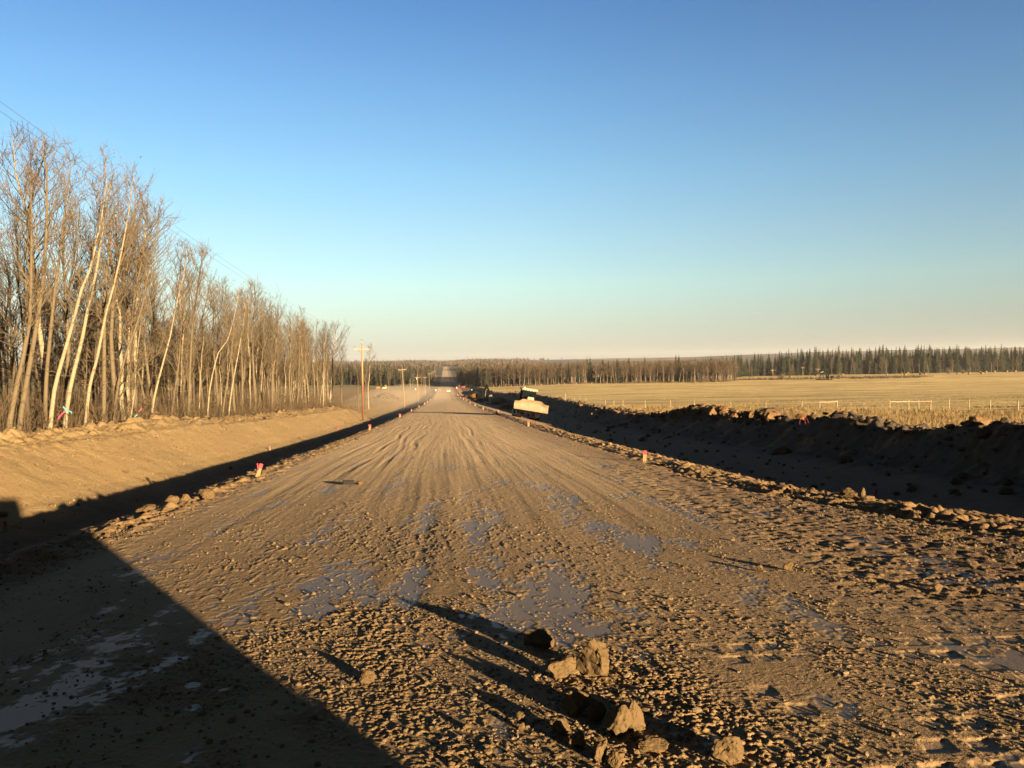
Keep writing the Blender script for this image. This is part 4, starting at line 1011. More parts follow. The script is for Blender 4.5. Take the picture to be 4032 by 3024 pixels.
# cab
cab=MB()
for sx_ in (-.72,.72):
    for yy in (-.05,1.25): cab.box((sx_,yy,2.3),(.10,.10,1.6))
for sx_ in (-.26,.26): cab.box((sx_*1.25,-.07,2.3),(.07,.08,1.55))
cab.box((0,.6,1.45),(1.55,1.4,.22)); cab.box((0,1.28,1.75),(1.4,.06,.5))
cab=cab.build('cab',M['black'],dz)
for nm,c,d in (('windshield',(0,-.03,2.3),(.56,.02,1.4)),('corner_window',(-.53,-.02,2.3),(.33,.02,1.4)),('corner_window',(.53,-.02,2.3),(.33,.02,1.4)),('side_window',(-.74,.6,2.3),(.02,1.2,1.35)),('side_window',(.74,.6,2.3),(.02,1.2,1.35)),('rear_window',(0,1.25,2.4),(1.35,.02,.95))):
    q=MB(); q.box(c,d); q.build(nm,M['glass'],cab)
q=MB(); q.box((0,.75,1.95),(.5,.5,.7)); q.box((0,.98,2.25),(.46,.12,.65)); q.build('driver_seat',M['black'],cab)
b=MB(); b.prism([(-.88,3.08),(.88,3.08),(.88,3.2),(.82,3.28),(-.82,3.28),(-.88,3.2)],-.22,1.4); rf=b.build('cab_roof',M['yellow'],dz)
for sx_ in (-.30,.02,.34):
    q=MB(); q.cyl((sx_,-.34,3.10),(sx_,-.20,3.10),.085,None,14); q.build('work_light',M['lamp'],rf)
q=MB(); q.cyl((-.66,-.25,3.32),(-.66,-.1,3.32),.08,None,12); q.build('work_light',M['lamp'],rf)
# blade: curved mouldboard with raised centre
U_=np.linspace(-1.92,1.92,25); prof=np.linspace(0,1,9); V=[];
def topz(u): return 1.20-.30*float(ss(.95,1.55,abs(u)))
for side in (0,1):
    for u in U_:
        for t_ in prof:
            z=t_*topz(u); yb=-.30*math.sin(math.pi*(t_*.8+.06))*-1; y=-2.35+.32*math.sin(math.pi*min(1,t_*.85+.05))-.10*abs(u/1.92)**3+(.05 if side else 0)
            V.append((u,y,z+.88))
V=np.array(V); nu,nv_=25,9; i=np.arange(nu-1)[:,None]*nv_+np.arange(nv_-1)[None,:]
Fq=np.stack([i,i+nv_,i+nv_+1,i+1],-1).reshape(-1,4); off=nu*nv_; FB=Fq[:,::-1]+off
ed=[]
for a_ in range(nu-1):
    for b_ in (0,nv_-1): p0=a_*nv_+b_; p1=p0+nv_; ed.append((p0,p1,p1+off,p0+off) if b_ else (p1,p0,p0+off,p1+off))
for a_ in range(nv_-1):
    for b_ in (0,nu-1): p0=b_*nv_+a_; p1=p0+1; ed.append((p0,p1,p1+off,p0+off))
bl=link('blade',mesh_np('blade',V,np.concatenate([Fq,FB,np.array(ed)]),M['blade'],None,None,False),dz)
b=MB(); b.box((0,-2.33,.84),(3.84,.07,.11)); b.build('cutting_edge',M['black'],bl)
b=MB(); b.box((0,-1.75,.72),(2.4,.22,.26))
for s in (-.62,.62): b.box((s,-1.5,.62),(.16,1.4,.22))
b.box((-.45,-1.78,1.1),(.14,.4,.6)); b.box((.45,-1.78,1.1),(.14,.4,.6)); b.build('push_arm',M['black'],dz)
b=MB(); b.tube([(-.5,-1.85,1.5),(-.42,-1.2,1.62)],[.05,.07],8); b.tube([(.5,-1.85,1.5),(.42,-1.2,1.62)],[.05,.07],8); b.build('lift_cylinder',M['steel'],dz)
b=MB(); b.box((0,1.75,.75),(1.9,.3,.35)); 
for s in (-.7,0,.7): b.box((s,1.95,.55),(.12,.18,.9))
b.build('ripper',M['black'],dz)

# ------------------------------------------------------------------ excavator
ex_,ey_=10.7,252.; ezz=gz(ex_,ey_)+.35
eg=empty('excavator',(ex_,ey_,ezz),'excavator with raised dark boom digging among the heaps right of the road','excavator',None,(0,0,R_(64)))
for s in (-1.1,1.1): track(eg,s,3.6,.85,.6)
b=MB(); b.cyl((0,0,.85),(0,0,1.05),.8,None,18); b.build('slew_ring',M['black'],eg)
b=MB(); b.box((.35,.4,1.55),(1.7,2.4,1.0)); b.build('upper_body',M['black'],eg)
b=MB(); b.prism([(-1.25,1.1),(1.25,1.1),(1.2,2.2),(.9,2.35),(-.9,2.35),(-1.2,2.2)],1.6,2.35); b.build('counterweight',M['yellow'],eg)
b=MB(); b.prism([(-1.25,1.1),(-.45,1.1),(-.45,2.85),(-.6,2.95),(-1.15,2.95),(-1.25,2.8)],-.95,.7); cb_=b.build('cab',M['black'],eg)
q=MB(); q.box((-.85,-.965,2.1),(.66,.02,1.3)); q.build('front_window',M['glass'],cb_)
def beam(pts,wd,hs,name,mat):
    b=MB(); P=np.array(pts,float)
    for i in range(len(P)-1):
        a,c=P[i],P[i+1]; d=c-a; L=np.linalg.norm(d); an=math.atan2(d[2],d[1]); b.box((a+c)/2,(wd,L*1.05,(hs[i]+hs[i+1])/2),0,rotm('X',an))
    return b.build(name,M[mat],eg)
bm_=beam([(.1,-.7,1.6),(.1,-1.15,3.5),(.1,-2.0,4.75)],.45,[.6,.8,.5],'boom','black')
beam([(.1,-1.75,4.95),(.1,-3.1,1.9)],.36,[.55,.35],'stick','black')
b=MB(); b.prism([(-3.9,.8),(-3.4,.4),(-2.6,.8),(-2.8,1.7),(-3.3,1.95)],-.45,.65,0,'x'); b.build('bucket',M['steel'],eg)
b=MB(); b.tube([(.1,-1.3,1.5),(.1,-1.6,3.4)],[.08,.06],8); b.tube([(.1,-1.3,4.3),(.1,-1.9,5.1)],[.07,.06],8); b.build('hydraulic_cylinder',M['steel'],eg)

# ------------------------------------------------------------------ pickup seen from behind
px_,py_=hit(1766,1546); py_=min(max(py_,380),440); px_=onY(1766,1546,py_)[0]
pk=empty('pickup_truck',(px_,py_,gz(px_,py_)+.03),'white pickup truck driving away far down the road','pickup truck')
b=MB()
b.prism([(-2.8,.55),(2.75,.55),(2.85,.95),(2.75,1.12),(1.45,1.2),(-.45,1.22),(-2.75,1.22),(-2.85,.8)],-.96,.96,0,'x'); bd=b.build('body',M['white'],pk)
b=MB(); b.prism([(-.50,1.2),(1.4,1.2),(.75,1.86),(.5,1.92),(-.2,1.92),(-.35,1.86)],-.80,.80,0,'x'); b.build('cab',M['white'],pk)
q=MB(); q.box((0,-.46,1.56),(1.34,.02,.46),0,rotm('X',-.22)); q.build('rear_window',M['glass'],pk)
q=MB(); q.box((0,-2.8,.56),(1.9,.16,.2)); q.build('bumper',M['steel'],pk)
q=MB(); q.box((0,-2.86,.93),(1.5,.03,.46)); q.build('tailgate',M['white'],pk)
for s in (-.88,.88):
    q=MB(); q.box((s,-2.84,.98),(.14,.06,.36)); q.build('tail_light',M['redlamp'],pk)
    q=MB(); q.box((s*1.22,.75,1.28),(.24,.14,.22)); q.build('side_mirror',M['black'],pk)
    for yy in (-1.75,1.75):
        q=MB(); q.cyl((s*1.08,yy,.38),(s*.78,yy,.38),.38,None,18); wv=q.build('wheel',M['rubber'],pk); q=MB(); q.cyl((s*1.09,yy,.38),(s*.9,yy,.38),.2,None,12); q.build('rim',M['steel'],wv)

# ------------------------------------------------------------------ van parked behind the viewer (casts the big shadow)
TX,TY=2.05,-1.75
tk=empty('parked_van',(TX,TY,gz(TX,TY-2.5)-.02),'boxy white van parked behind the viewer casting the big shadow on the lower left road','van')
b=MB(); b.prism([(-5.0,.42),(0,.34),(.0,1.0),(-.02,1.78),(-.10,1.90),(-3.0,1.92),(-3.25,1.85),(-4.1,1.12),(-4.95,.98),(-5.05,.7)],-.96,.96,0,'x'); vb=b.build('body',M['white'],tk)
q=MB(); q.box((0,.005,1.42),(1.5,.03,.52)); q.build('rear_window',M['glass'],tk)
for s in (-.965,.965):
    q=MB(); q.box((s,-1.7,1.42),(.02,2.6,.5)); q.build('side_window',M['glass'],tk)
    q=MB(); q.box((s*.9,.01,1.05),(.14,.05,.45)); q.build('tail_light',M['redlamp'],tk)
    for yy in (-.85,-3.95):
        q=MB(); q.cyl((s*.99,yy,.33),(s*.78,yy,.33),.33,None,20); wv=q.build('wheel',M['rubber'],tk); q=MB(); q.cyl((s,yy,.33),(s*.9,yy,.33),.2,None,14); q.build('rim',M['steel'],wv)
q=MB(); q.box((0,-3.68,1.5),(1.7,.03,1.0),0,rotm('X',-.86)); q.build('windshield',M['glass'],tk)
q=MB(); q.box((0,.07,.48),(1.9,.14,.26)); q.build('bumper',M['black'],tk)

# ------------------------------------------------------------------ pumpjack
PJ=490.; pc=onY(3238,1508,PJ); S_=1.0
pj=empty('pumpjack',(pc[0],PJ,gz(pc[0],PJ)),'black oil pumpjack standing in the field','pumpjack',None,(0,0,R_(-22)))
b=MB(); b.box((1.0,0,.25),(9.5,1.6,.4)); b.build('base_frame',M['black'],pj)
b=MB()
for s in (-.7,.7):
    b.tube([(-2.0,s,.3),(-.4,s*.3,4.6)],[.22,.19],6); b.tube([(1.1,s,.3),(-.2,s*.3,4.6)],[.22,.19],6)
b.build('samson_post',M['black'],pj)
an=R_(13); ca,sa=math.cos(an),math.sin(an)
def bp(x,z): return (-.3+x*ca-z*sa,4.75+x*sa+z*ca)
wb=MB(); wb.prism([bp(-3.8,-.36),bp(3.8,-.36),bp(3.8,.36),bp(-3.8,.42)],-.25,.25); wb=wb.build('walking_beam',M['black'],pj)
q=MB(); q.box((-.1,-.27,4.83),(1.7,.03,.36),0,rotm('Y',-an)); q.build('white_plate',M['white'],wb)
q=MB(); q.prism([bp(-3.5,.9),bp(-4.1,.75),bp(-4.55,.0),bp(-4.5,-.9),bp(-4.1,-1.6),bp(-3.6,-.5)],-.3,.3); q.build('horse_head',M['black'],pj)
q=MB(); q.tube([bp(-4.5,-.6)[:1]+(0,)+bp(-4.5,-.6)[1:],(-4.6,0,.3)],[.05,.05],6); q.build('polished_rod',M['steel'],pj)
q=MB(); q.box((bp(3.5,.1)[0],0,bp(3.5,.1)[1]),(.7,.7,.8)); q.build('equalizer',M['black'],pj)
for s in (-.55,.55):
    q=MB(); q.tube([(bp(3.3,0)[0],s,bp(3.3,0)[1]),(2.6,s,2.2)],[.08,.08],6); q.build('pitman_arm',M['black'],pj)
    q=MB(); q.prism([(2.2,1.2),(3.6,1.2),(4.0,3.0),(3.5,3.4),(3.0,2.4),(2.5,3.3),(1.8,2.9)],s-.15,s+.15); q.build('counterweight',M['black'],pj)
q=MB(); q.box((2.9,0,.8),(1.6,1.2,1.4)); q.build('gearbox',M['black'],pj)
q=MB(); q.cyl((4.6,-.5,1.9),(6.4,-.5,2.1),.55,None,12); q.box((5.4,-.5,.9),(.5,.6,1.7)); q.build('engine',M['black'],pj)

# ------------------------------------------------------------------ hay bales, cattle, small things far off
BL=[(3492,1479),(3550,1475),(3564,1478),(3573,1471),(3623,1475),(3643,1475),(3770,1475),(3816,1474),(3859,1468),(3866,1473),(3882,1468),(3916,1464),(3964,1464.5),(3998,1463.5),(3069,1488),(3113,1489),(3318,1478)]
for i,(a,b_) in enumerate(sorted(BL)):
    x,y=hit(a,b_,200,640); y=min(y,640); x=onY(a,b_,y)[0]; q=MB(); q.cyl((-.75,0,.72),(.75,0,.72),.78,None,18); q.cyl((-.76,0,.72),(.76,0,.72),.35,None,12)
    o=q.build('hay_bale',M['bale'],None,(x,y,gz(x,y)),(0,0,rng.uniform(-.6,1.9)),True); tag(o,'round hay bale at the far side of the field, %s bale from the left'%ORD[i],'hay bale','round hay bales in the field')
def cow(px,py,mat,label,rz,Y=455.):
    p=onY(px,py,Y); b=MB()
    b.tube([(-1.15,0,1.05),(-1.0,0,1.1),(-.5,0,1.0),(.2,0,.98),(.75,0,1.05),(1.0,0,1.2)],[.16,.34,.40,.42,.36,.2],10)
    b.tube([(.85,0,1.2),(1.2,0,1.15),(1.5,0,.95),(1.72,0,.75)],[.24,.18,.16,.09],8)
    for sx_,l in ((-.85,1),(.7,0)):
        for s in (-.2,.2):
            b.tube([(sx_,s,.95),(sx_+(-.05 if l else .03),s,.55),(sx_+(.04 if l else 0),s,.3),(sx_,s,-.03)],[.16,.09,.06,.07],6)
    b.tube([(-1.15,0,1.2),(-1.3,0,.8),(-1.28,0,.45)],[.04,.03,.05],5); b.tube([(1.3,-.2,1.25),(1.3,.2,1.25)],[.04,.04],5)
    o=b.build('cow',M[mat],None,(p[0],Y,gz(p[0],Y)),(0,0,rz),True); tag(o,label,'cow','cattle left of the road')
cow(1514,1533,'hide_white','cream-coloured cow left of the road poles',.1); cow(1524,1534,'hide_white','cream cow just right of the other cream one',2.9,462)
cow(1531,1533,'hide_dark','black cow next to the cream pair',.5); cow(1542,1533,'hide_dark','black cow, rightmost of the cattle',3.3,450); cow(1486,1533,'hide_red','red-brown cow left of the other cattle',1.2,470)
for px,py,Y,lab in ((1490,1526,480,'small round bale left of the cattle'),(1517,1514,560,'small round bale beyond the cattle')):
    p=onY(px,py,Y); q=MB(); q.cyl((-.7,0,.75),(.7,0,.75),.8,None,16); tag(q.build('hay_bale',M['bale'],None,(p[0],Y,gz(p[0],Y)),(0,0,.6),True),lab,'hay bale','bales left of the road')
# red barriers and white drums by the end of the lit road
def barrier(px,py,Y,L,mat,lab):
    p=onY(px,py,Y); r=empty('road_barrier',(p[0],Y,max(gz(p[0],Y),p[2])),lab,'road barrier','red barriers beside the road'); b=MB(); b.prism([(-.45,0),(.45,0),(.2,.5),(.14,1.05),(-.14,1.05),(-.2,.5)],-L/2,L/2,0,'x'); b.build('barrier_body',M[mat],r)
    b=MB(); b.box((-L*.3,0,1.1),(.3,.3,.3)); b.box((L*.3,0,1.15),(.5,.3,.35)); b.build('marker_block',M[mat],r)
barrier(1821,1529,470,1.1,'red','red barrier beside the road beyond the excavator, left one'); barrier(1829,1529,462,1.0,'red','red barrier beside the road beyond the excavator, right one')
barrier(1805,1525,560,2.5,'red','dim red barrier in the shade of the woods')
for px,py,Y,lab in ((1798,1528,520,'white drum at the right road edge far ahead'),(1857,1527,470,'white upright drum behind the dark heap'),(1636,1527,500,'small white drum left of the transformer pole'),(1715,1534,470,'white drum beside the far left road edge')):
    p=onY(px,py,Y); q=MB(); q.cyl((0,0,0),(0,0,.9),.42,.36,14); q.cyl((0,0,.9),(0,0,1.02),.2,.14,10); q.cyl((0,0,.35),(0,0,.42),.45,None,14); tag(q.build('marker_drum',M['white'],None,(p[0],Y,gz(p[0],Y))),lab,'marker drum','white marker drums')
# low building on the far hillside
p=onY(1636,1448,1900.); fb=empty('farm_building',(p[0],1900,p[2]-2),'tiny white farm building on the wooded rise','farm building'); b=MB(); b.box((0,0,2),(16,9,5)); b.build('wall',M['white'],fb); b=MB(); b.prism([(-8.4,4.5),(8.4,4.5),(0,8)],-4.8,4.8); b.build('roof',M['steel'],fb)

# ------------------------------------------------------------------ ribbons, scraps, branches
def ribbon(pts,wd,mat,lab,X=-16.5):
    P=[onX(a,c,X) for a,c in pts]; Y=P[0][1]; P=[onY(a,c,Y-.3) for a,c in pts]; P=np.array(P); V=[];n=len(P)
    for i,q in enumerate(P): V.extend([q+[0,.03*math.sin(i*2.),wd/2],q+[0,-.03*math.sin(i*2.),-wd/2],q+[0,.015+.03*math.sin(i*2.),wd/2],q+[0,.015-.03*math.sin(i*2.),-wd/2]])
    F=[]
    for i in range(n-1):
        a=4*i; F+=[(a,a+1,a+5,a+4),(a+2,a+6,a+7,a+3),(a,a+4,a+6,a+2),(a+1,a+3,a+7,a+5)]
    o=link('flagging_tape',mesh_np('flagging_tape',np.array(V),np.array(F),M[mat])); tag(o,lab,'flagging tape','flagging tapes tied in the trees')
ribbon([(248,1601),(262,1616),(252,1620)][:1]+[(258,1612),(272,1619),(283,1624),(279,1631)],.06,'skyblue','teal tape fluttering between birch trunks at left')
ribbon([(256,1618),(245,1628),(235,1640),(229,1648)],.09,'hotpink','pink tape hanging below the teal one at left')
ribbon([(556,1610),(549,1617),(545,1622)],.07,'hotpink','small pink tape in the brush near the high point of the bank')
ribbon([(540,1632),(533,1638),(529,1642)],.07,'skyblue','small teal tape in the brush below the small pink one')
def branch(px,py,L,rz,lab,mat='bark',r0=.035,el=.15,grp='fallen branches'):
    x,y=hit(px,py); r=np.random.default_rng(int(px)); root=empty('fallen_branch',(x,y,gfz(x,y)+.03),lab,'fallen branch',grp,(0,0,rz))
    P=curve((0,0,0),(1,0,el),L,5,-.1,.25,r); b=MB(); b.tube(P,np.linspace(r0,.012,6),6); b.build('limb',M[mat],root); b=MB()
    for _ in range(4):
        p,d=along(P,r.uniform(.3,.95)); b.tube([p,p+(d+r.normal(0,.7,3)*[1,1,.5]+[0,0,.3])*r.uniform(.2,.5)],[.014,.006],4)
    b.build('side_twig',M[mat],root)
branch(620,1720,1.3,2.2,'pale broken stick lying on the sunny left bank','bark_pale'); branch(1120,1780,1.0,.2,'small forked twig on the shaded left shoulder','bark_pale',.02)
branch(1010,1560,2.2,1.0,'broken pale pole sticking out of the brush at the stand edge','bark_pale',.05,1.3); branch(1010,1700,2.0,2.6,'dark root lying on the sunny bank near the ditch shadow','bark_dark',.03); branch(1360,1672,1.4,1.2,'thin stick beside the foot of the nearest pole','bark_dark',.02)
branch(20,1702,1.6,.4,'short log end at the left picture edge under the trees','bark_dark',.06)
# red bent rod on the right bank
b0=onX(3166,1650,14.2); rr=empty('bent_red_rod',(b0[0],b0[1],b0[2]),'bent red wire hoop with an upright rod on the right bank','wire hoop')
def rel(a,c): return onY(a,c,b0[1])-b0
b=MB(); b.tube([rel(3148,1651)-[0,0,.2],rel(3152,1643),rel(3161,1637.5),rel(3168,1639),rel(3177,1648),rel(3184,1656)-[0,0,.1]],[.011]*6,6); b.build('hoop',M['red'],rr)
b=MB(); b.tube([rel(3167,1621),rel(3166,1632),rel(3166,1644),rel(3172,1650)-[0,0,.2]],[.009,.01,.013,.013],6); b.build('upright_rod',M['red'],rr)
# dark scrap on the road
x,y=hit(1372,1908); sc_=empty('scrap_piece',(x,y,gfz(x,y)+.02),'dark flat scrap with a tan lump on the left half of the road','scrap',None,(0,.05,.1)); b=MB(); b.box((0,0,.035),(.24,.10,.08),0,rotm('Z',.15)); b.build('dark_block',M['rubber'],sc_); v,f=rock(3,77,(.22,.16,.11)); link('tan_lump',mesh_np('tan_lump',v+[.24,-.03,.03],f,M['clod'],None,None,True),sc_)

# dark soil heaps dumped left and right of the road
def dirt_pile(px,py,Y,dim,mat,lab,seed):
    p_=onY(px,py,Y); v,f=rock(4,seed,dim,.30,6); v=v*np.array([1,1,.75]); z=gz(p_[0],Y); tag(link('dirt_pile',mesh_np('dirt_pile',v,f,M[mat],None,None,False),None,(p_[0],Y,z+dim[2]*.08)),lab,'dirt pile','soil heaps beside the road')
dirt_pile(1532,1560,300.,(9,7,4.5),'clodd','dark soil heap on the cleared slope left of the road',611)
dirt_pile(1965,1562,215.,(7,8,5.5),'clodd','tall dark heap between the excavator and the bulldozer',612)
dirt_pile(1868,1540,330.,(9,16,5.5),'clodd','long dark heap behind the excavator',613)
dirt_pile(2010,1572,160.,(4,4,2.2),'clod','brown lit heap close behind the bulldozer',614)
# ------------------------------------------------------------------ grass
def blades(name,label,X,Y,H,W,mats,mi=None,lean=.25):
    n=len(X); Z=ground(X,Y)-.02; a=rng.uniform(0,6.283,n); u=np.stack([np.cos(a),np.sin(a),0*a],1)*(W/2)[:,None]
    c=np.stack([X,Y,Z],1); l=np.stack([rng.normal(.05,lean,n)*H,rng.normal(0,lean,n)*H,H],1)
    P=np.stack([c-u,c+u,c+l*.6+u*.7,c+l*.6-u*.7,c+l+rng.normal(0,.1,(n,3))*[1,1,0]*H[:,None]],1)
    b=np.arange(n)[:,None]*5; F4=b+np.array([[0,1,2,3]]); F3=b+np.array([[3,2,4]])
    mm=None if mi is None else np.concatenate([mi,mi])
    return tag(link(name,mesh_np(name,P.reshape(-1,3),[F4,F3],mats,mm)),label,'grass',None,'stuff')
# tall dry grass between the bank and the fence
n=230000; X=18.4+57*rng.beta(1.,1.6,n); Y=16*(135/16)**rng.uniform(0,1,n)
fl=np.interp(X,[15,27,30,36,46,52,75],[400,160,135,118,98,84,60])   # fence line
fl2=fl*(1+.05*pn(X/4.,Y/6.,401)); k=(Y<fl2)&(Y>X*1.25*.62)&(rng.uniform(0,1,n)<.35+.9*ss(-.25,.3,pn(X/2.2,Y/3.,402))); X,Y=X[k],Y[k]; n=len(X)
ti=rng.integers(0,max(1,n//6),n); X=X[ti]+rng.normal(0,.10,n); Y=Y[ti]+rng.normal(0,.10,n); X=np.maximum(X,18.3)
H=rng.uniform(.2,.62,n)*(.6+.6*ss(-.3,.3,pn(X/3.,Y/4.,403)))*np.clip((X-17.6)/2.5,.25,1); wd=(pn(X/1.6,Y/2.4,404)+.4*pn(X/.5,Y/.8,405)>.24)
blades('dry_grass','long dry grass between the right bank and the fence',X,Y,H,rng.uniform(.008,.02,n)*(1+Y/110),[M['grass'],M['weed']],wd.astype(int))
# stubble of the field, in drifts
n=110000; Y=60*(480/60)**rng.uniform(0,1,n)**.9; X=19.5+rng.uniform(0,1,n)*(.80*Y-5)
row=pn((X*.25+Y)/7.,X/40.,411)+.7*pn((X*.2+Y)/2.6,X/22.,412)+.4*pn(X/5.,Y/5.,413)
k=(row>-.02)&(rng.uniform(0,1,n)<.25+.9*ss(0,.5,row)); X,Y,row=X[k],Y[k],row[k]; n=len(X)
blades('stubble','drifts of pale stubble grass lying across the field',X,Y,rng.uniform(.05,.16,n)*(1+.6*ss(.3,.7,row)),rng.uniform(.03,.08,n)*(1+Y/200),[M['stub'],M['weed']],(pn(X/24.,Y/3.2,421)+.5*pn(X/7.,Y/1.6,422)>.22).astype(int),.5)  # dark blades in rows carry on the field's painted windrow shadows
# dark scrub around the wellsite and at the foot of the spruces
def scrub(x0,x1,y0,y1,n,lab,mat='weed',h=(.8,2.2)):
    X=rng.uniform(x0,x1,n); Y=rng.uniform(y0,y1,n); blades('scrub',lab,X,Y,rng.uniform(*h,n)*rng.uniform(.4,1,n),rng.uniform(.1,.35,n),[M[mat]],None,.5)
scrub(172,320,520,540,2600,'low reddish scrub around the wellsite'); scrub(255,300,500,508,500,'dark low scrub behind the pumpjack')
# single bushes in the field
def bush(px,py,Y,h,lab):
    p=onY(px,py,Y); n=260; a=rng.uniform(0,6.28,n); q=np.abs(rng.normal(0,h*.35,n)); V=[];F=[]
    for i in range(n):
        c=np.array([math.cos(a[i])*q[i]*.5,math.sin(a[i])*q[i]*.5,rng.uniform(0,h*.3)]); d=np.array([math.cos(a[i])*q[i],math.sin(a[i])*q[i],rng.uniform(.3,.9)*h]); w_=np.array([.05,.03,0]); V+=[c-w_,c+w_,c+d]; F.append((3*i,3*i+1,3*i+2))
    tag(link('bush',mesh_np('bush',np.array(V),np.array(F),M['fartwig']),None,(p[0],Y,gz(p[0],Y))),lab,'bush','single bushes in the field')
bush(3303,1508,500,4.,'bare round bush right of the pumpjack'); bush(3735,1476,600,5.,'broad reddish bush at the far side of the field'); bush(3793,1477,600,4.,'smaller bush right of the broad reddish one'); bush(3080,1503,520,4.2,'bare bush right of the field pole with white crossarm')

# ------------------------------------------------------------------ dust hanging over the left ditch
def dust(name,c,r,density,label):
    v,f=ICO[3]; me=mesh_np(name,v*np.array(r)+np.array(c),f,None and [] or [],None,None,True)
    m=bpy.data.materials.new(name); m.use_nodes=True; t=m.node_tree; t.nodes.clear(); o=t.nodes.new('ShaderNodeOutputMaterial'); vv=t.nodes.new('ShaderNodeVolumePrincipled')
    vv.inputs['Density'].default_value=density; vv.inputs['Color'].default_value=(.95,.84,.68,1); vv.inputs['Anisotropy'].default_value=.2
    t.links.new(vv.outputs[0],o.inputs['Volume']); me.materials.append(m); tag(link(name,me),label,'dust',None,'stuff')
dust('dust',(-13,245,zr(245)+.2),(15,125,4.2),.0020,'pale dust drifting over the left ditch behind the pickup')
dust('dust',(-3,395,zr(395)+.8),(8,70,2.2),.0012,'dust raised around the pickup on the road')
# ------------------------------------------------------------------ camera, sun, sky
CAM=Vector((0,0,1.65)); FPX=3261.
cam=bpy.data.objects.new('camera',bpy.data.cameras.new('camera')); COL.objects.link(cam)
cam.data.sensor_width=36; cam.data.lens=36*FPX/4032; cam.data.clip_end=30000; cam.data.clip_start=.05
yaw,pit,rol=R_(4.58),R_(1.45),R_(.8)
cam.matrix_world=Matrix.Translation(CAM)@Matrix.Rotation(-yaw,4,'Z')@Matrix.Rotation(math.pi/2-pit,4,'X')@Matrix.Rotation(-rol,4,'Z')
scene.camera=cam
SUNEL=7.4
ld=Vector((-math.sin(R_(SUNAZ))*math.cos(R_(SUNEL)),math.cos(R_(SUNAZ))*math.cos(R_(SUNEL)),-math.sin(R_(SUNEL))))
sun=bpy.data.lights.new('sun','SUN'); sun.energy=5.0; sun.angle=R_(.5); sun.color=(1,.72,.42)
so=bpy.data.objects.new('sun',sun); COL.objects.link(so); so.rotation_euler=ld.to_track_quat('-Z','Y').to_euler(); so.location=(40,-60,40)
w=bpy.data.worlds.new('World'); scene.world=w; w.use_nodes=True
nt=w.node_tree; bg=nt.nodes['Background']
sky=nt.nodes.new('ShaderNodeTexSky'); sky.sky_type='NISHITA'; sky.sun_disc=False
sky.sun_elevation=R_(SUNEL); sky.sun_rotation=R_(180-SUNAZ); sky.altitude=600; sky.air_density=1.0; sky.dust_density=.6; sky.ozone_density=1.6
geo_=nt.nodes.new('ShaderNodeNewGeometry'); sz=nt.nodes.new('ShaderNodeSeparateXYZ')
tc=nt.nodes.new('ShaderNodeTexCoord'); nt.links.new(tc.outputs['Generated'],sz.inputs[0])
rp=nt.nodes.new('ShaderNodeValToRGB'); nt.links.new(sz.outputs[2],rp.inputs[0])
TINT=[(0,(.58,.68,1.25)),(.05,(.79,.83,1.0)),(.094,(.95,1.03,1.06)),(.153,(.95,1.06,1.12)),(.218,(.86,1.08,1.2)),(.31,(.71,.98,1.22)),(.40,(.53,.82,1.15)),(.50,(.26,.29,.34)),(1,(.19,.18,.165))]
e=rp.color_ramp.elements
while len(e)<len(TINT): e.new(.5)
for q,(p,c) in zip(e,TINT): q.position=p; q.color=(c[0]*.55,c[1]*.55,c[2]*.55,1)
mxs=nt.nodes.new('ShaderNodeMix'); mxs.data_type='RGBA'; mxs.blend_type='MULTIPLY'; mxs.inputs[0].default_value=1
rx=nt.nodes.new('ShaderNodeValToRGB'); mr=nt.nodes.new('ShaderNodeMapRange'); mr.inputs[1].default_value=-1; mr.inputs[2].default_value=1
nt.links.new(sz.outputs[0],mr.inputs[0]); nt.links.new(mr.outputs[0],rx.inputs[0])
e=rx.color_ramp.elements
while len(e)<5: e.new(.5)
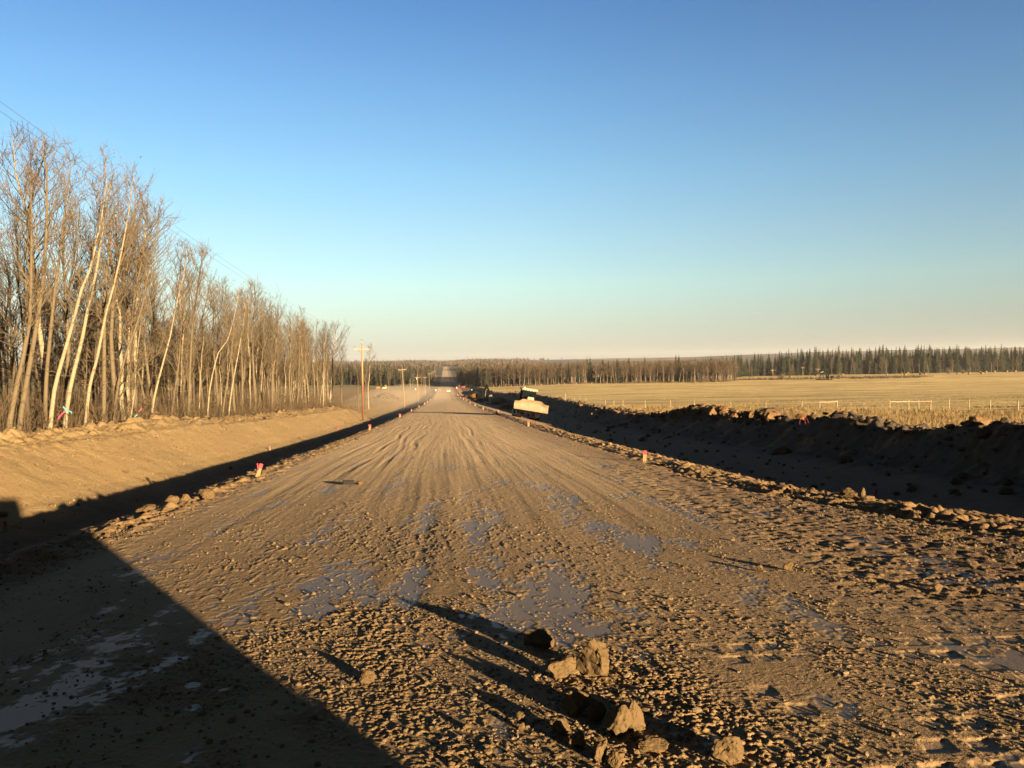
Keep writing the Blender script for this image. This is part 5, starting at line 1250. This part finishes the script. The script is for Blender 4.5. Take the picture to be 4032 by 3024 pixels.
for q,(p,c) in zip(e,[(0,(.92,.92,.92)),(.28,(1,1,1)),(.54,(.96,.96,.96)),(.82,(.78,.80,.84)),(1,(.62,.66,.7))]): q.position=p; q.color=(*c,1)
mx2=nt.nodes.new('ShaderNodeMix'); mx2.data_type='RGBA'; mx2.blend_type='MULTIPLY'; mx2.inputs[0].default_value=1
nt.links.new(sky.outputs[0],mx2.inputs[6]); nt.links.new(rx.outputs[0],mx2.inputs[7])
nt.links.new(mx2.outputs[2],mxs.inputs[6]); nt.links.new(rp.outputs[0],mxs.inputs[7])
my=nt.nodes.new('ShaderNodeMapRange'); my.inputs[1].default_value=-.25; my.inputs[2].default_value=.45; my.inputs[3].default_value=.34; my.inputs[4].default_value=1; nt.links.new(sz.outputs[1],my.inputs[0])
mx3=nt.nodes.new('ShaderNodeMix'); mx3.data_type='RGBA'; mx3.blend_type='MULTIPLY'; mx3.inputs[0].default_value=1
nt.links.new(mxs.outputs[2],mx3.inputs[6]); nt.links.new(my.outputs[0],mx3.inputs[7]); nt.links.new(mx3.outputs[2],bg.inputs[0]); bg.inputs[1].default_value=.05
vs=scene.view_settings; vs.view_transform='Standard'; vs.look='None'; vs.exposure=2.85; vs.gamma=1
scene.cycles.use_denoising=True
scene.cycles.max_bounces=6; scene.cycles.sample_clamp_indirect=3; scene.cycles.volume_bounces=1; scene.cycles.transparent_max_bounces=16

# ------------------------------------------------------------------ air
def volume_box(name,lo,hi,density,color,label,aniso=.3):
    b=MB(); l,h=np.array(lo,float),np.array(hi,float); b.box((l+h)/2,h-l)
    m=bpy.data.materials.new(name); m.use_nodes=True; t=m.node_tree; t.nodes.clear(); o=t.nodes.new('ShaderNodeOutputMaterial'); v=t.nodes.new('ShaderNodeVolumePrincipled')
    v.inputs['Density'].default_value=density; v.inputs['Color'].default_value=(*color,1); v.inputs['Anisotropy'].default_value=aniso
    t.links.new(v.outputs[0],o.inputs['Volume']); ob=b.build(name,m); tag(ob,label,'haze',None,'stuff'); return ob
volume_box('haze',(-6500,-110,-140),(6500,9700,110),.000055,(.88,.94,1.),'thin blue-grey haze in the air over the whole landscape')
